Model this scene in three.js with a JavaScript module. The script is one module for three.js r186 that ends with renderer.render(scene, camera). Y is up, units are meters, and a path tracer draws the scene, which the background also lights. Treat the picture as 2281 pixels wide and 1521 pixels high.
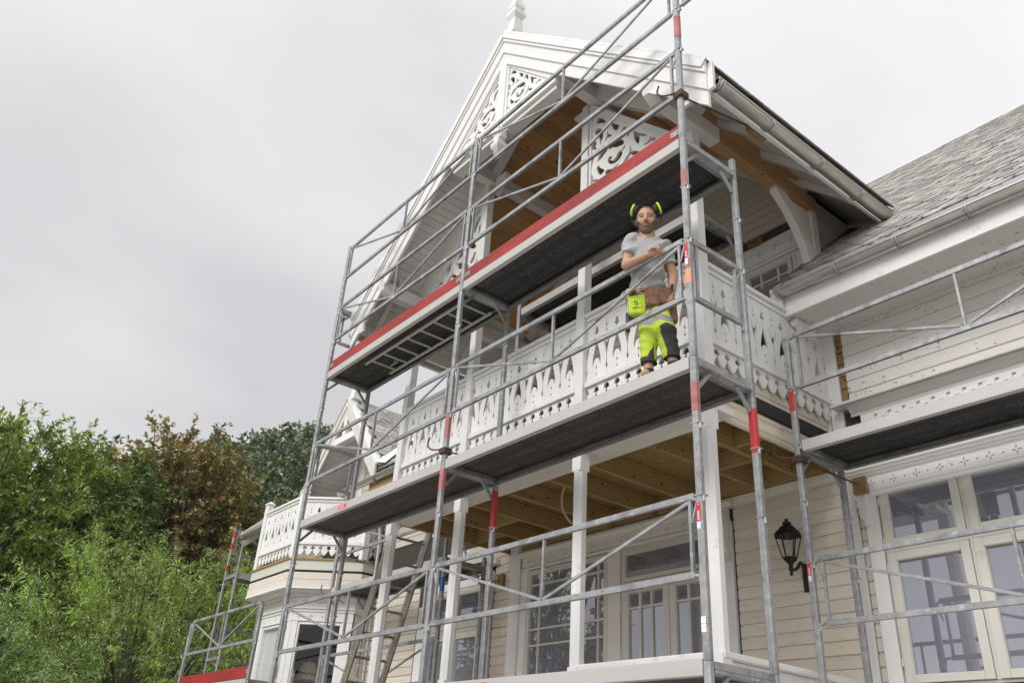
import * as THREE from 'three';
import { mergeGeometries } from 'three/addons/utils/BufferGeometryUtils.js';
import { RoundedBoxGeometry } from 'three/addons/geometries/RoundedBoxGeometry.js';

// ---------------------------------------------------------------- camera, sky, sun, exposure
const scene = new THREE.Scene();
const camera = new THREE.PerspectiveCamera(44.273, 1024 / 682, 0.1, 2000);
camera.position.set(3.3609, -0.7659, 4.1143);
camera.rotation.set(0.4958, 0.9267, 0.0674, 'YXZ');
scene.add(camera);
const renderer = new THREE.WebGLRenderer({ antialias: true });
renderer.setSize(1024, 682);
renderer.toneMapping = THREE.LinearToneMapping;
renderer.toneMappingExposure = 1.5;
renderer.shadowMap.enabled = true;
renderer.shadowMap.type = THREE.PCFSoftShadowMap;

let seed = 7;
const rnd = () => { seed = (seed * 1664525 + 1013904223) >>> 0; return seed / 4294967296; };
const rr = (a, b) => a + (b - a) * rnd();
const clamp = (x, a = 0, b = 1) => Math.min(b, Math.max(a, x));
const mixn = (a, b, t) => a + (b - a) * t;
const sstep = (a, b, x) => { const t = clamp((x - a) / (b - a)); return t * t * (3 - 2 * t); };
const hash3 = (x, y, z) => { let h = (x * 374761393 + y * 668265263 + z * 2147483647) | 0; h = Math.imul(h ^ (h >>> 13), 1274126177); h ^= h >>> 16; h = Math.imul(h, 2246822519); h ^= h >>> 13; return (h >>> 0) / 4294967296; };
function noise3(x, y, z, per = 0) {
  const xi = Math.floor(x), yi = Math.floor(y), zi = Math.floor(z), fx = x - xi, fy = y - yi, fz = z - zi;
  const u = fx * fx * (3 - 2 * fx), v = fy * fy * (3 - 2 * fy), w = fz * fz * (3 - 2 * fz);
  const m = per ? (k) => ((k % per) + per) % per : (k) => k;
  const h = (a, b, c) => hash3(m(xi + a), m(yi + b), zi + c);
  return mixn(mixn(mixn(h(0, 0, 0), h(1, 0, 0), u), mixn(h(0, 1, 0), h(1, 1, 0), u), v), mixn(mixn(h(0, 0, 1), h(1, 0, 1), u), mixn(h(0, 1, 1), h(1, 1, 1), u), v), w);
}
const fbm3 = (x, y, z, o = 4) => { let s = 0, a = 0.5, n = 0; for (let i = 0; i < o; i++) { s += a * noise3(x, y, z); n += a; x *= 2.03; y *= 2.03; z *= 2.03; a *= 0.5; } return s / n; };
// tileable fbm on the unit square with base frequencies fu, fv
function tfbm(u, v, fu, fv, o = 4, z = 0) {
  let s = 0, a = 0.5, n = 0;
  for (let i = 0; i < o; i++) {
    const x = u * fu, y = v * fv, xi = Math.floor(x), yi = Math.floor(y), fx = x - xi, fy = y - yi, p = fx * fx * (3 - 2 * fx), q = fy * fy * (3 - 2 * fy);
    const h = (c, d) => hash3(((xi + c) % fu + fu) % fu, ((yi + d) % fv + fv) % fv, z + i * 17);
    s += a * mixn(mixn(h(0, 0), h(1, 0), p), mixn(h(0, 1), h(1, 1), p), q); n += a; fu *= 2; fv *= 2; a *= 0.5;
  }
  return s / n;
}

// overcast sky: brighter overhead, broad soft cloud bands
const SUNDIR = new THREE.Vector3(0.1, 0.62, 0.78).normalize();
{
  const W = 1024, H = 512, d = new Float32Array(W * H * 4);
  for (let j = 0; j < H; j++) for (let i = 0; i < W; i++) {
    const el = ((j + 0.5) / H - 0.5) * Math.PI, az = ((i + 0.5) / W - 0.5) * 2 * Math.PI;
    const y = Math.sin(el), x = Math.cos(el) * Math.cos(az), z = Math.cos(el) * Math.sin(az), k = (j * W + i) * 4;
    const s = 1 / (Math.max(y, 0) + 0.28);
    const px = x * s * 1.1, pz = z * s * 1.1;
    const big = fbm3(px * 0.75 + 3.1, 2.2, pz * 0.75 + 7.7, 3), fine = fbm3(px * 2.1 + 11, 5.5, pz * 1.3 + 1, 5);
    const c = clamp(0.5 + (big - 0.5) * 3.4 + (fine - 0.5) * 1.5);
    let L = mixn(0.435, 0.635, c) * (1.09 - 0.09 * sstep(0.05, 0.4, y)) * (1 + 0.9 * sstep(0.74, 1, y));
    const sun = Math.max(0, x * SUNDIR.x + y * SUNDIR.y + z * SUNDIR.z);
    L *= 1 + 0.42 * Math.pow(sun, 3);
    if (y < 0) L *= mixn(1, 0.35, sstep(0, 0.12, -y));
    const t = 1 - c;
    d[k] = L * (1.0 - 0.012 * t); d[k + 1] = L * (1.0 - 0.018 * t); d[k + 2] = L * (1.012 + 0.012 * t); d[k + 3] = 1;
  }
  const sky = new THREE.DataTexture(d, W, H, THREE.RGBAFormat, THREE.FloatType);
  sky.mapping = THREE.EquirectangularReflectionMapping; sky.magFilter = THREE.LinearFilter; sky.minFilter = THREE.LinearFilter; sky.wrapS = THREE.RepeatWrapping; sky.needsUpdate = true;
  scene.background = sky; scene.environment = sky;
}
const sun = new THREE.DirectionalLight(new THREE.Color(1, 0.965, 0.92), 1.5);
sun.position.copy(SUNDIR).multiplyScalar(60).add(new THREE.Vector3(-4, 0, -2));
sun.target.position.set(-4, 2, -2);
sun.castShadow = true; sun.shadow.radius = 60; sun.shadow.mapSize.set(2048, 2048);
Object.assign(sun.shadow.camera, { left: -22, right: 22, top: 22, bottom: -22, near: 1, far: 160 });
scene.add(sun, sun.target);

// ---------------------------------------------------------------- helpers
const used = new Map();
function numbered(n) { const k = used.get(n) || 0; used.set(n, k + 1); return k ? n + '_' + String(k).padStart(3, '0') : n; }
function tag(o, label, category, group, kind) { if (label) o.userData.label = label; if (category) o.userData.category = category; if (group) o.userData.group = group; if (kind) o.userData.kind = kind; return o; }
function thing(name, label, category, x = 0, y = 0, z = 0, ry = 0, group) { const o = new THREE.Group(); o.name = numbered(name); o.position.set(x, y, z); o.rotation.y = ry; scene.add(o); return tag(o, label, category, group); }
const partCount = new Map();
function M(name, geo, mat, parent, label) {
  const o = new THREE.Mesh(geo, mat);
  const key = parent.uuid + name, k = partCount.get(key) || 0; partCount.set(key, k + 1);
  o.name = k ? name + '_' + String(k).padStart(3, '0') : name;
  o.castShadow = o.receiveShadow = true; parent.add(o); if (label) o.userData.label = label; return o;
}
function P(name, parent, label) {  // a part that is a group of sub-parts
  const o = new THREE.Group(); const key = parent.uuid + name, k = partCount.get(key) || 0; partCount.set(key, k + 1);
  o.name = k ? name + '_' + String(k).padStart(3, '0') : name; parent.add(o); if (label) o.userData.label = label; return o;
}
const V = (x, y, z) => new THREE.Vector3(x, y, z);
// uv in metres, projected per face in the thing's own axes; u runs along axis g (the grain); a random offset keeps repeats apart
function uvm(geo, g = 0, off = true) {
  const q = geo.index ? geo.toNonIndexed() : geo; if (q !== geo) q.computeVertexNormals?.call;
  const p = q.attributes.position, n = q.attributes.normal, uv = new Float32Array(p.count * 2), ou = off ? rnd() * 7 : 0, ov = off ? rnd() * 7 : 0;
  const a = [0, 0, 0], b = [0, 0, 0];
  for (let i = 0; i < p.count; i += 3) {
    let nx = 0, ny = 0, nz = 0;
    for (let k = 0; k < 3; k++) { nx += Math.abs(n.getX(i + k)); ny += Math.abs(n.getY(i + k)); nz += Math.abs(n.getZ(i + k)); }
    const m = nx > ny && nx > nz ? 0 : ny > nz ? 1 : 2;
    let ua = m === g ? (g + 1) % 3 : g, va = 3 - ua - m; if (m === g) va = (g + 2) % 3;
    for (let k = 0; k < 3; k++) { a[0] = p.getX(i + k); a[1] = p.getY(i + k); a[2] = p.getZ(i + k); uv[(i + k) * 2] = a[ua] + ou; uv[(i + k) * 2 + 1] = a[va] + ov; }
  }
  q.setAttribute('uv', new THREE.BufferAttribute(uv, 2)); return q;
}
// box between corners, grain along its longest side
function B(x0, x1, y0, y1, z0, z1, r = 0) {
  const w = Math.abs(x1 - x0), h = Math.abs(y1 - y0), d = Math.abs(z1 - z0);
  const g = r > 0 ? new RoundedBoxGeometry(w, h, d, 1, Math.min(r, w * 0.45, h * 0.45, d * 0.45)) : new THREE.BoxGeometry(w, h, d);
  const q = uvm(g, w >= h && w >= d ? 0 : h >= d ? 1 : 2);
  q.translate((x0 + x1) / 2, (y0 + y1) / 2, (z0 + z1) / 2); return q;
}
// straight bar between two points, w across, h in the direction nearest "up"
function bar(a, b, w, h, up = V(0, 1, 0), r = 0.003) {
  const l = a.distanceTo(b), g = r ? new RoundedBoxGeometry(l, h, w, 1, Math.min(r, w * 0.4, h * 0.4)) : new THREE.BoxGeometry(l, h, w), q = uvm(g, 0);
  const X = b.clone().sub(a).normalize(); let Z = new THREE.Vector3().crossVectors(X, up); if (Z.lengthSq() < 1e-6) Z = new THREE.Vector3().crossVectors(X, V(0, 0, 1)); Z.normalize();
  const Y = new THREE.Vector3().crossVectors(Z, X);
  q.applyMatrix4(new THREE.Matrix4().makeBasis(X, Y, Z).setPosition(a.clone().add(b).multiplyScalar(0.5))); return q;
}
function rod(a, b, r, seg = 10, r2 = r) {
  const l = a.distanceTo(b), g = new THREE.CylinderGeometry(r2, r, l, seg); g.rotateX(Math.PI / 2);
  const q = g; q.applyMatrix4(new THREE.Matrix4().lookAt(b, a, Math.abs(b.y - a.y) > 0.99 * l ? V(1, 0, 0) : V(0, 1, 0)).setPosition(a.clone().add(b).multiplyScalar(0.5)));
  const uv = q.attributes.uv; for (let i = 0; i < uv.count; i++) uv.setXY(i, uv.getX(i) * r * 6.28, uv.getY(i) * l); return q;
}
function tube(pts, r, seg = 8, n = 24, closed = false) { return new THREE.TubeGeometry(new THREE.CatmullRomCurve3(pts.map((p) => V(...p)), closed), n, r, seg, closed); }
function shape(pts, holes = []) { const s = new THREE.Shape(pts.map((p) => new THREE.Vector2(p[0], p[1]))); for (const h of holes) s.holes.push(h instanceof THREE.Path ? h : new THREE.Path(h.map((p) => new THREE.Vector2(p[0], p[1])))); return s; }
function ext(s, d, bevel = 0, g = 0) { return uvm(new THREE.ExtrudeGeometry(s, { depth: d, bevelEnabled: bevel > 0, bevelSize: bevel, bevelThickness: bevel, bevelSegments: 1, curveSegments: 5 }), g); }
// a profile in (z, y) drawn along x from x0 to x1
function along(pts, x0, x1) { const g = ext(shape(pts.map(([z, y]) => [-z, y])), x1 - x0, 0, 2); g.rotateY(Math.PI / 2); g.translate(x0, 0, 0); return g; }
const merge = (...g) => mergeGeometries(g.flat().map((q) => { const k = q.index ? q.toNonIndexed() : q; for (const n of Object.keys(k.attributes)) if (!['position', 'normal', 'uv'].includes(n)) k.deleteAttribute(n); return k; }));

// ---------------------------------------------------------------- materials
function tex(w, h, fn, { srgb = false, rep = [1, 1] } = {}) {
  const d = new Uint8Array(w * h * 4);
  for (let j = 0; j < h; j++) for (let i = 0; i < w; i++) { const c = fn((i + 0.5) / w, (j + 0.5) / h), k = (j * w + i) * 4; const g = Array.isArray(c) ? c : [c, c, c]; d[k] = clamp(g[0]) * 255; d[k + 1] = clamp(g[1]) * 255; d[k + 2] = clamp(g[2]) * 255; d[k + 3] = 255; }
  const t = new THREE.DataTexture(d, w, h); t.wrapS = t.wrapT = THREE.RepeatWrapping; t.magFilter = THREE.LinearFilter; t.minFilter = THREE.LinearMipmapLinearFilter; t.generateMipmaps = true; t.repeat.set(...rep); if (srgb) t.colorSpace = THREE.SRGBColorSpace; t.needsUpdate = true; return t;
}
const withRep = (t, u, v) => { const c = t.clone(); c.repeat.set(u, v); c.needsUpdate = true; return c; };
const C = (r, g, b) => new THREE.Color().setRGB(r, g, b);
const std = (o) => new THREE.MeshStandardMaterial(o);
// paint: brushed grain, faint soiling
const paintMap = tex(512, 512, (u, v) => { const g = tfbm(u, v, 2, 64, 3, 1), s = tfbm(u, v, 4, 4, 5, 2); const m = 0.93 + 0.07 * sstep(0.25, 0.75, s * 0.6 + g * 0.4) - 0.16 * sstep(0.7, 0.8, tfbm(u, v, 22, 30, 3, 9)) * sstep(0.45, 0.7, s); return [m, m * 0.998, m * (0.985 + 0.015 * s)]; }, { rep: [0.55, 0.55] });
const paintBump = tex(256, 512, (u, v) => tfbm(u, v, 3, 90, 3, 5) * 0.6 + tfbm(u, v, 12, 12, 3, 6) * 0.4, { rep: [0.8, 0.8] });
const paint = (r, g, b, rough = 0.5, bs = 0.0012) => std({ color: C(r, g, b), roughness: rough, map: paintMap, bumpMap: paintBump, bumpScale: bs });
// siding primer with nail heads and grain; u 1.2 m, v 0.117 m a tile
const sidingMap = tex(1024, 128, (u, v) => {
  const g = tfbm(u, v, 3, 14, 4, 31), s = tfbm(u, v, 6, 2, 4, 32); let m = 0.9 + 0.12 * (g * 0.55 + s * 0.45);
  for (const [a, b] of [[0.12, 0.3], [0.62, 0.32], [0.37, 0.75]]) { const dx = (u - a) * 1.2, dy = (v - b) * 0.117, r = Math.hypot(dx, dy); m *= mixn(0.22, 1, sstep(0.0022, 0.0045, r)); }
  const kn = sstep(0.74, 0.86, tfbm(u, v, 9, 3, 2, 40)); return [m * (1 - kn * 0.06), m * (1 - kn * 0.11), m * (1 - kn * 0.2)];
}, { rep: [1 / 1.2, 1 / 0.117] });
const siding = std({ color: C(0.69, 0.635, 0.555), roughness: 0.7, map: sidingMap, bumpMap: paintBump, bumpScale: 0.0012 });
const sidings = [siding, ...[[0.71, 0.66, 0.585], [0.655, 0.595, 0.515], [0.7, 0.635, 0.545]].map((c) => std({ color: C(...c), roughness: 0.7, map: sidingMap, bumpMap: paintBump, bumpScale: 0.0012 }))];
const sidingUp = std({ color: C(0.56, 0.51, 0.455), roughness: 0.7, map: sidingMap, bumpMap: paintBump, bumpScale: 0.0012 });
const flakeMap = tex(1024, 512, (u, v) => {
  const s = tfbm(u, v, 5, 5, 5, 51), g = tfbm(u, v, 4, 60, 3, 52), f = tfbm(u, v, 40, 80, 3, 53); const m = 0.94 + 0.06 * s - 0.03 * g; const k = sstep(0.765, 0.79, f * 0.8 + s * 0.28);
  return [mixn(m, 0.36, k), mixn(m * 0.995, 0.29, k), mixn(m * 0.985, 0.22, k)];
}, { rep: [0.5, 1] });
const oldWhite = std({ color: C(0.71, 0.695, 0.67), roughness: 0.55, map: flakeMap, bumpMap: paintBump, bumpScale: 0.001 });
const white = paint(0.8, 0.795, 0.795), whiteWarm = paint(0.76, 0.74, 0.715), frameCream = paint(0.65, 0.638, 0.59, 0.4, 0.0004), whites = [white, paint(0.765, 0.76, 0.75), paint(0.82, 0.815, 0.81)], soffitWhite = paint(0.72, 0.7, 0.67), greenWhite = paint(0.6, 0.61, 0.52);
// wood with rings, streaks and knots; u runs 1.6 m, v 0.4 m
const woodTex = (z, knots, lo, hi, kn) => tex(1024, 256, (u, v) => {
  let warp = tfbm(u, v, 3, 2, 3, z) * 0.25, dk = 0;
  for (let i = 0; i < knots; i++) { const a = hash3(i, z, 1), b = hash3(i, z, 2), r0 = 0.006 + 0.012 * hash3(i, z, 3); let dx = Math.abs(u - a); dx = Math.min(dx, 1 - dx) * 1.6; let dy = Math.abs(v - b); dy = Math.min(dy, 1 - dy) * 0.4; const r = Math.hypot(dx * 0.8, dy); dk = Math.max(dk, 1 - sstep(r0 * 0.55, r0, r)); warp += 0.12 * Math.exp(-r * r / 0.0012); }
  const ring = 0.5 + 0.5 * Math.sin((v * 9 + warp * 7) * 6.283), fine = tfbm(u, v, 4, 90, 3, z + 3), big = tfbm(u, v, 3, 4, 3, z + 5);
  const t = clamp(0.5 * ring * 0.55 + fine * 0.4 + big * 0.3 - 0.1); return [0, 1, 2].map((c) => mixn(mixn(hi[c], lo[c], t), kn[c], dk * 0.85));
}, { srgb: true, rep: [1 / 1.6, 1 / 0.4] });
const pine = std({ map: woodTex(60, 13, [0.72, 0.53, 0.34], [0.86, 0.69, 0.49], [0.28, 0.15, 0.08]), roughness: 0.62, bumpMap: paintBump, bumpScale: 0.0006 });
const pines = [pine, pine.clone(), pine.clone(), pine.clone()]; pines[1].color = C(0.82, 0.8, 0.78); pines[2].color = C(0.95, 0.9, 0.82); pines[3].color = C(0.9, 0.92, 0.95);
const beamWood = std({ map: woodTex(75, 9, [0.56, 0.41, 0.26], [0.72, 0.57, 0.4], [0.3, 0.18, 0.1]), roughness: 0.65 });
const treated = std({ map: woodTex(90, 14, [0.5, 0.405, 0.25], [0.67, 0.575, 0.38], [0.2, 0.14, 0.08]), roughness: 0.8, bumpMap: paintBump, bumpScale: 0.0008 });
const rawWood = std({ map: woodTex(98, 10, [0.46, 0.36, 0.22], [0.6, 0.49, 0.33], [0.25, 0.16, 0.09]), roughness: 0.8 });
const redWood = std({ color: C(0.95, 0.95, 0.95), roughness: 0.62, map: tex(1024, 256, (u, v) => { const f = tfbm(u, v, 6, 70, 4, 7), s = tfbm(u, v, 5, 3, 4, 8), w = 0.45 * sstep(0.7, 0.8, tfbm(u, v, 60, 90, 2, 12)); const m = 0.82 + 0.3 * (f - 0.5) + 0.3 * (s - 0.5); return [clamp(0.71 * m + 0.25 * w), 0.2 * m + 0.3 * w, 0.19 * m + 0.3 * w]; }, { srgb: true, rep: [1 / 1.6, 1 / 0.3] }), bumpMap: paintBump, bumpScale: 0.001 });
// galvanised steel with spangle and white rust
const galvMap = tex(512, 512, (u, v) => { const a = tfbm(u, v, 24, 24, 2, 3), b = tfbm(u, v, 90, 90, 2, 4), c = tfbm(u, v, 5, 5, 4, 6), w = sstep(0.72, 0.8, tfbm(u, v, 14, 14, 4, 8)); const m = 0.66 + 0.26 * (a - 0.5) + 0.22 * (b - 0.5) + 0.28 * (c - 0.5) + 0.3 * w; const r = 0.55 * sstep(0.72, 0.82, tfbm(u, v, 7, 11, 4, 15)), d = 1 - 0.3 * sstep(0.62, 0.75, tfbm(u, v, 4, 6, 4, 16)); return [mixn(m, 0.42, r) * d, mixn(m * 1.005, 0.3, r) * d, mixn(m * 1.015, 0.22, r) * d]; }, { rep: [0.9, 0.9] });
const galvRough = tex(256, 256, (u, v) => 0.42 + 0.4 * tfbm(u, v, 16, 16, 4, 13), { rep: [2.2, 2.2] });
const galv = std({ color: C(0.53, 0.535, 0.545), map: galvMap, roughnessMap: galvRough, roughness: 1, metalness: 0.55 });
const galvDark = std({ color: C(0.34, 0.345, 0.345), map: galvMap, roughnessMap: galvRough, roughness: 1, metalness: 0.5 });
const alu = std({ color: C(0.5, 0.49, 0.475), map: paintMap, roughness: 0.55, metalness: 0.2 });
const aluWarm = std({ color: C(0.5, 0.46, 0.41), map: galvMap, roughness: 0.5, metalness: 0.5 });
const rust = std({ color: C(0.16, 0.085, 0.06), map: galvMap, roughness: 0.85, metalness: 0.2 });
const zincMap = tex(512, 256, (u, v) => { const s = tfbm(u, v, 3, 40, 4, 21), b = tfbm(u, v, 8, 6, 5, 22); const m = 0.72 + 0.25 * (s - 0.5) + 0.4 * (b - 0.5); return [m, m * 0.985, m * 0.95]; }, { rep: [0.7, 3] });
const zinc = std({ color: C(0.74, 0.725, 0.7), map: zincMap, roughness: 0.33, metalness: 0.8 });
const flash = std({ color: C(0.36, 0.345, 0.33), map: galvMap, roughness: 0.55, metalness: 0.3 });
const eaveMetal = std({ color: C(0.5, 0.5, 0.55), roughness: 0.4, metalness: 0.4, map: paintMap }); const whiteMetal = std({ color: C(0.82, 0.82, 0.83), roughness: 0.35, metalness: 0.1, map: paintMap });
const blackPaint = std({ color: C(0.012, 0.012, 0.013), roughness: 0.38, metalness: 0.3 });
const blackMat = std({ color: C(0.022, 0.021, 0.024), roughness: 0.7 });
const redPaint = std({ color: C(0.5, 0.035, 0.04), roughness: 0.55, map: paintMap }), redFaded = std({ color: C(0.62, 0.24, 0.23), roughness: 0.6, map: galvMap }), orangePaint = std({ color: C(0.75, 0.33, 0.17), roughness: 0.6, map: paintMap }), bluePaint = std({ color: C(0.04, 0.14, 0.42), roughness: 0.55, map: paintMap });
const slateBump = tex(256, 256, (u, v) => tfbm(u, v, 8, 24, 4, 33), { rep: [3, 3] });
const slateMap = tex(256, 256, (u, v) => { const s = tfbm(u, v, 5, 9, 5, 34), l = sstep(0.66, 0.74, tfbm(u, v, 9, 9, 4, 35)); const m = 0.68 + 0.6 * (s - 0.5); return [m + 0.1 * l, m + 0.1 * l, m * 0.98 + 0.02 * l]; }, { rep: [2.5, 2.5] });
const slates = [[0.42, 0.405, 0.38], [0.52, 0.5, 0.475], [0.34, 0.33, 0.31], [0.6, 0.58, 0.55], [0.46, 0.43, 0.395]].map((c) => std({ color: C(...c), map: slateMap, bumpMap: slateBump, bumpScale: 0.003, roughness: 0.62 }));
const glass = new THREE.MeshPhysicalMaterial({ color: C(0.78, 0.79, 0.95), transmission: 1, thickness: 0, roughness: 0.005, ior: 2.2, metalness: 0.34 });
const glassOld = new THREE.MeshPhysicalMaterial({ color: C(0.9, 0.91, 0.9), transmission: 1, thickness: 0, roughness: 0.005, ior: 1.5 });
const lampGlass = new THREE.MeshPhysicalMaterial({ color: C(0.97, 0.97, 0.97), transmission: 1, thickness: 0, roughness: 0.01, ior: 1.45 });
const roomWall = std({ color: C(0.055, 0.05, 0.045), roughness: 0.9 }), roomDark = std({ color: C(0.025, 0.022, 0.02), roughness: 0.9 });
const curtain = new THREE.MeshPhysicalMaterial({ color: C(0.5, 0.48, 0.44), roughness: 1, transmission: 0.35, thickness: 0 });
function canvasTex(w, h, draw, rep) { const c = document.createElement('canvas'); c.width = w; c.height = h; draw(c.getContext('2d'), w, h); const t = new THREE.CanvasTexture(c); t.colorSpace = THREE.SRGBColorSpace; t.wrapS = t.wrapT = THREE.RepeatWrapping; if (rep) t.repeat.set(...rep); return t; }

// ================================================================ setting
const GY = -2.45;
{
  const g = new THREE.PlaneGeometry(1200, 1200, 60, 60); g.rotateX(-Math.PI / 2); g.translate(0, GY, 0);
  const gm = std({ color: C(0.2, 0.215, 0.14), roughness: 1, map: tex(256, 256, (u, v) => { const s = tfbm(u, v, 6, 6, 5, 201); return [0.7 + 0.5 * s, 0.75 + 0.45 * s, 0.7 + 0.4 * s]; }, { rep: [240, 240] }) });
  const o = new THREE.Mesh(g, gm); o.name = 'ground'; o.receiveShadow = true; scene.add(o); tag(o, 'grassy ground round the villa', null, null, 'structure');
  const y = new THREE.Mesh(B(-15, 16, GY - 0.1, GY + 0.02, -2.6, 24), std({ color: C(0.47, 0.455, 0.43), roughness: 1, map: paintMap })); y.name = 'path'; y.receiveShadow = true; scene.add(y); tag(y, 'gravel yard in front of the villa', null, null, 'structure');
}

// ================================================================ the house
const ZW = -2.8, SL = 0.955, GX = -2.96, GT = 7.86;
const house = thing('house', 'white and cream timber villa with carved gable balcony and slate roofs, under repair', 'house');
const roofY = (x) => GT - SL * Math.abs(x - GX);          // top of the gable roof
const wingY = (z) => 3.86 + SL * (-2.17 - z);             // top of the main roof

// rows of weatherboards, leaving openings [x0,x1,y0,y1] free
function boardGeo(x0, x1, p, t = 0.022) { return along([[0, 0], [t * 0.9, 0.0015], [t, 0.008], [t, p - 0.02], [t * 0.42, p - 0.012], [t * 0.42, p], [0, p]], x0, x1); }
function rows(parent, name, mat, x0, x1, y0, y1, pitch, holes = [], clip) {
  for (let y = y0; y < y1 - 0.01; y += pitch) {
    let a = x0, b = x1; if (clip) { const c = clip(y + pitch); a = Math.max(a, c[0]); b = Math.min(b, c[1]); } if (b - a < 0.05) continue;
    let segs = [[a, b]];
    for (const h of holes) if (y + pitch > h[2] + 0.02 && y < h[3] - 0.02) segs = segs.flatMap(([s, e]) => [[s, Math.min(e, h[0])], [Math.max(s, h[1]), e]].filter(([p, q]) => q - p > 0.03));
    for (const [s, e] of segs) { const cut = e - s > 1.6 && rnd() < 0.6 ? [s + (e - s) * rr(0.25, 0.75)] : []; const q = [s, ...cut, e]; for (let i = 0; i + 1 < q.length; i++) { const m = M(name, boardGeo(q[i] + (i ? 0.0015 : 0), q[i + 1], pitch), mat === siding ? sidings[(rnd() * 4) | 0] : mat, parent); m.position.set(0, y, ZW + rr(-0.001, 0.002)); m.rotation.z = rr(-0.0006, 0.0006); } }
  }
}
const winHoles = [[-0.3, 1.16, 0.2, 1.86], [-5.12, -2.02, -0.5, 1.8], [-7.42, -6.06, 0.3, 1.78], [-1.5, -0.8, 2.4, 4.62]];
{ // load-bearing wall behind the boards, with the openings cut through it
  const xl = -13.5, xr = 3.6;
  const out = [[xl, GY], [xr, GY], [xr, 3.6], [-0.66, 3.6], [-0.66, 5.45], [GX, 7.62], [-5.3, 5.35], [-5.5, 3.6], [-8.6, 3.6], [-9.8, 5.2], [-11, 3.6], [xl, 3.6]];
  const w = P('wall', house);
  const g = ext(shape(out, winHoles.concat([[-10.9, -10.25, 3.7, 4.56]]).map(([a, b, c, d]) => [[a, c], [a, d], [b, d], [b, c]])), 0.16); g.translate(0, 0, ZW - 0.161);
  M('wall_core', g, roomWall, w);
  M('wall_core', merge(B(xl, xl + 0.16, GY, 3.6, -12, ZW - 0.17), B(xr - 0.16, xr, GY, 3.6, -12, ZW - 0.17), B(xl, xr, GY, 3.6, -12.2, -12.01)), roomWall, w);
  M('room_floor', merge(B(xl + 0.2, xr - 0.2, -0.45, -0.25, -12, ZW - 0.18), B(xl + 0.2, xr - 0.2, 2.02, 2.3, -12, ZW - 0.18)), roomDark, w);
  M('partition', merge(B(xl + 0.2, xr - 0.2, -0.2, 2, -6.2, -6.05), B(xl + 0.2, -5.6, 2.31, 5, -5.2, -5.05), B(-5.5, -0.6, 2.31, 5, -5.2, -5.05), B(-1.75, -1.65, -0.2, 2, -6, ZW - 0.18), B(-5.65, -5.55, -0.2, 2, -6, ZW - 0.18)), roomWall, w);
  const lo = P('lower_siding', house), up = P('balcony_wall_siding', house), wi = P('wing_siding', house), le = P('left_siding', house);
  const cas = [[-0.62, -0.49, -1, 3], [-0.43, 1.3, 0.12, 2.05], [-5.42, -1.86, -1, 2.16], [-7.7, -5.83, 0.1, 2.02]];
  rows(lo, 'siding_board', siding, -5.55, 3.2, -0.7, 2.09, 0.116, cas);
  rows(le, 'siding_board', siding, -9.3, -5.55, -0.7, 3.55, 0.116, cas.concat([[-9.3, -5.5, 2.36, 2.62]]));
  rows(wi, 'siding_board', oldWhite, -0.425, 3.2, 2.665, 3.5, 0.1285);
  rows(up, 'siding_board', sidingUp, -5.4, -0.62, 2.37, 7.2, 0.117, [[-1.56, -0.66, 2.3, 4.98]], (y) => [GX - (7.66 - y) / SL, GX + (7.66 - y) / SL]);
  rows(le, 'siding_board', siding, -13.5, -11.3, 2.4, 3.45, 0.116); rows(le, 'siding_board', siding, -11.2, -8.4, 3.6, 5.2, 0.117, [[-11.05, -10.05, 3.6, 4.75]], (y) => [-9.8 - (5.38 - y) / 1.15, -9.8 + (5.38 - y) / 1.15]);
  // bare strip of old sawn ends where a corner board is missing
  for (let y = 2.6; y < 3.5; y += 0.1285) M('bare_board_end', B(-0.5 + rr(-0.004, 0.004), -0.43 + rr(-0.006, 0.006), y + 0.005, y + 0.122, ZW - 0.003, ZW + 0.014 + rr(-0.003, 0.003)), rawWood, wi, 'raw brown end of a board with its paint gone');
  M('corner_board', B(-0.63, -0.505, 2.2, 3.62, ZW, ZW + 0.032, 0.004), white, house); M('corner_board', B(-0.71, -0.64, 2.37, 5.2, ZW, ZW + 0.05, 0.004), whiteWarm, house);
  M('corner_board', B(-0.615, -0.5, -0.7, 2.09, ZW, ZW + 0.034, 0.004), white, house); M('corner_board', B(-5.5, -5.41, -0.7, 2.06, ZW, ZW + 0.03, 0.004), white, house);
  M('soffit_trim', B(-5.4, -0.62, 1.99, 2.075, ZW + 0.003, ZW + 0.028), whiteWarm, house);
  M('soffit_trim', B(-1.5, -0.72, 4.64, 4.93, ZW + 0.002, ZW + 0.026), white, house);
}
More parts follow.
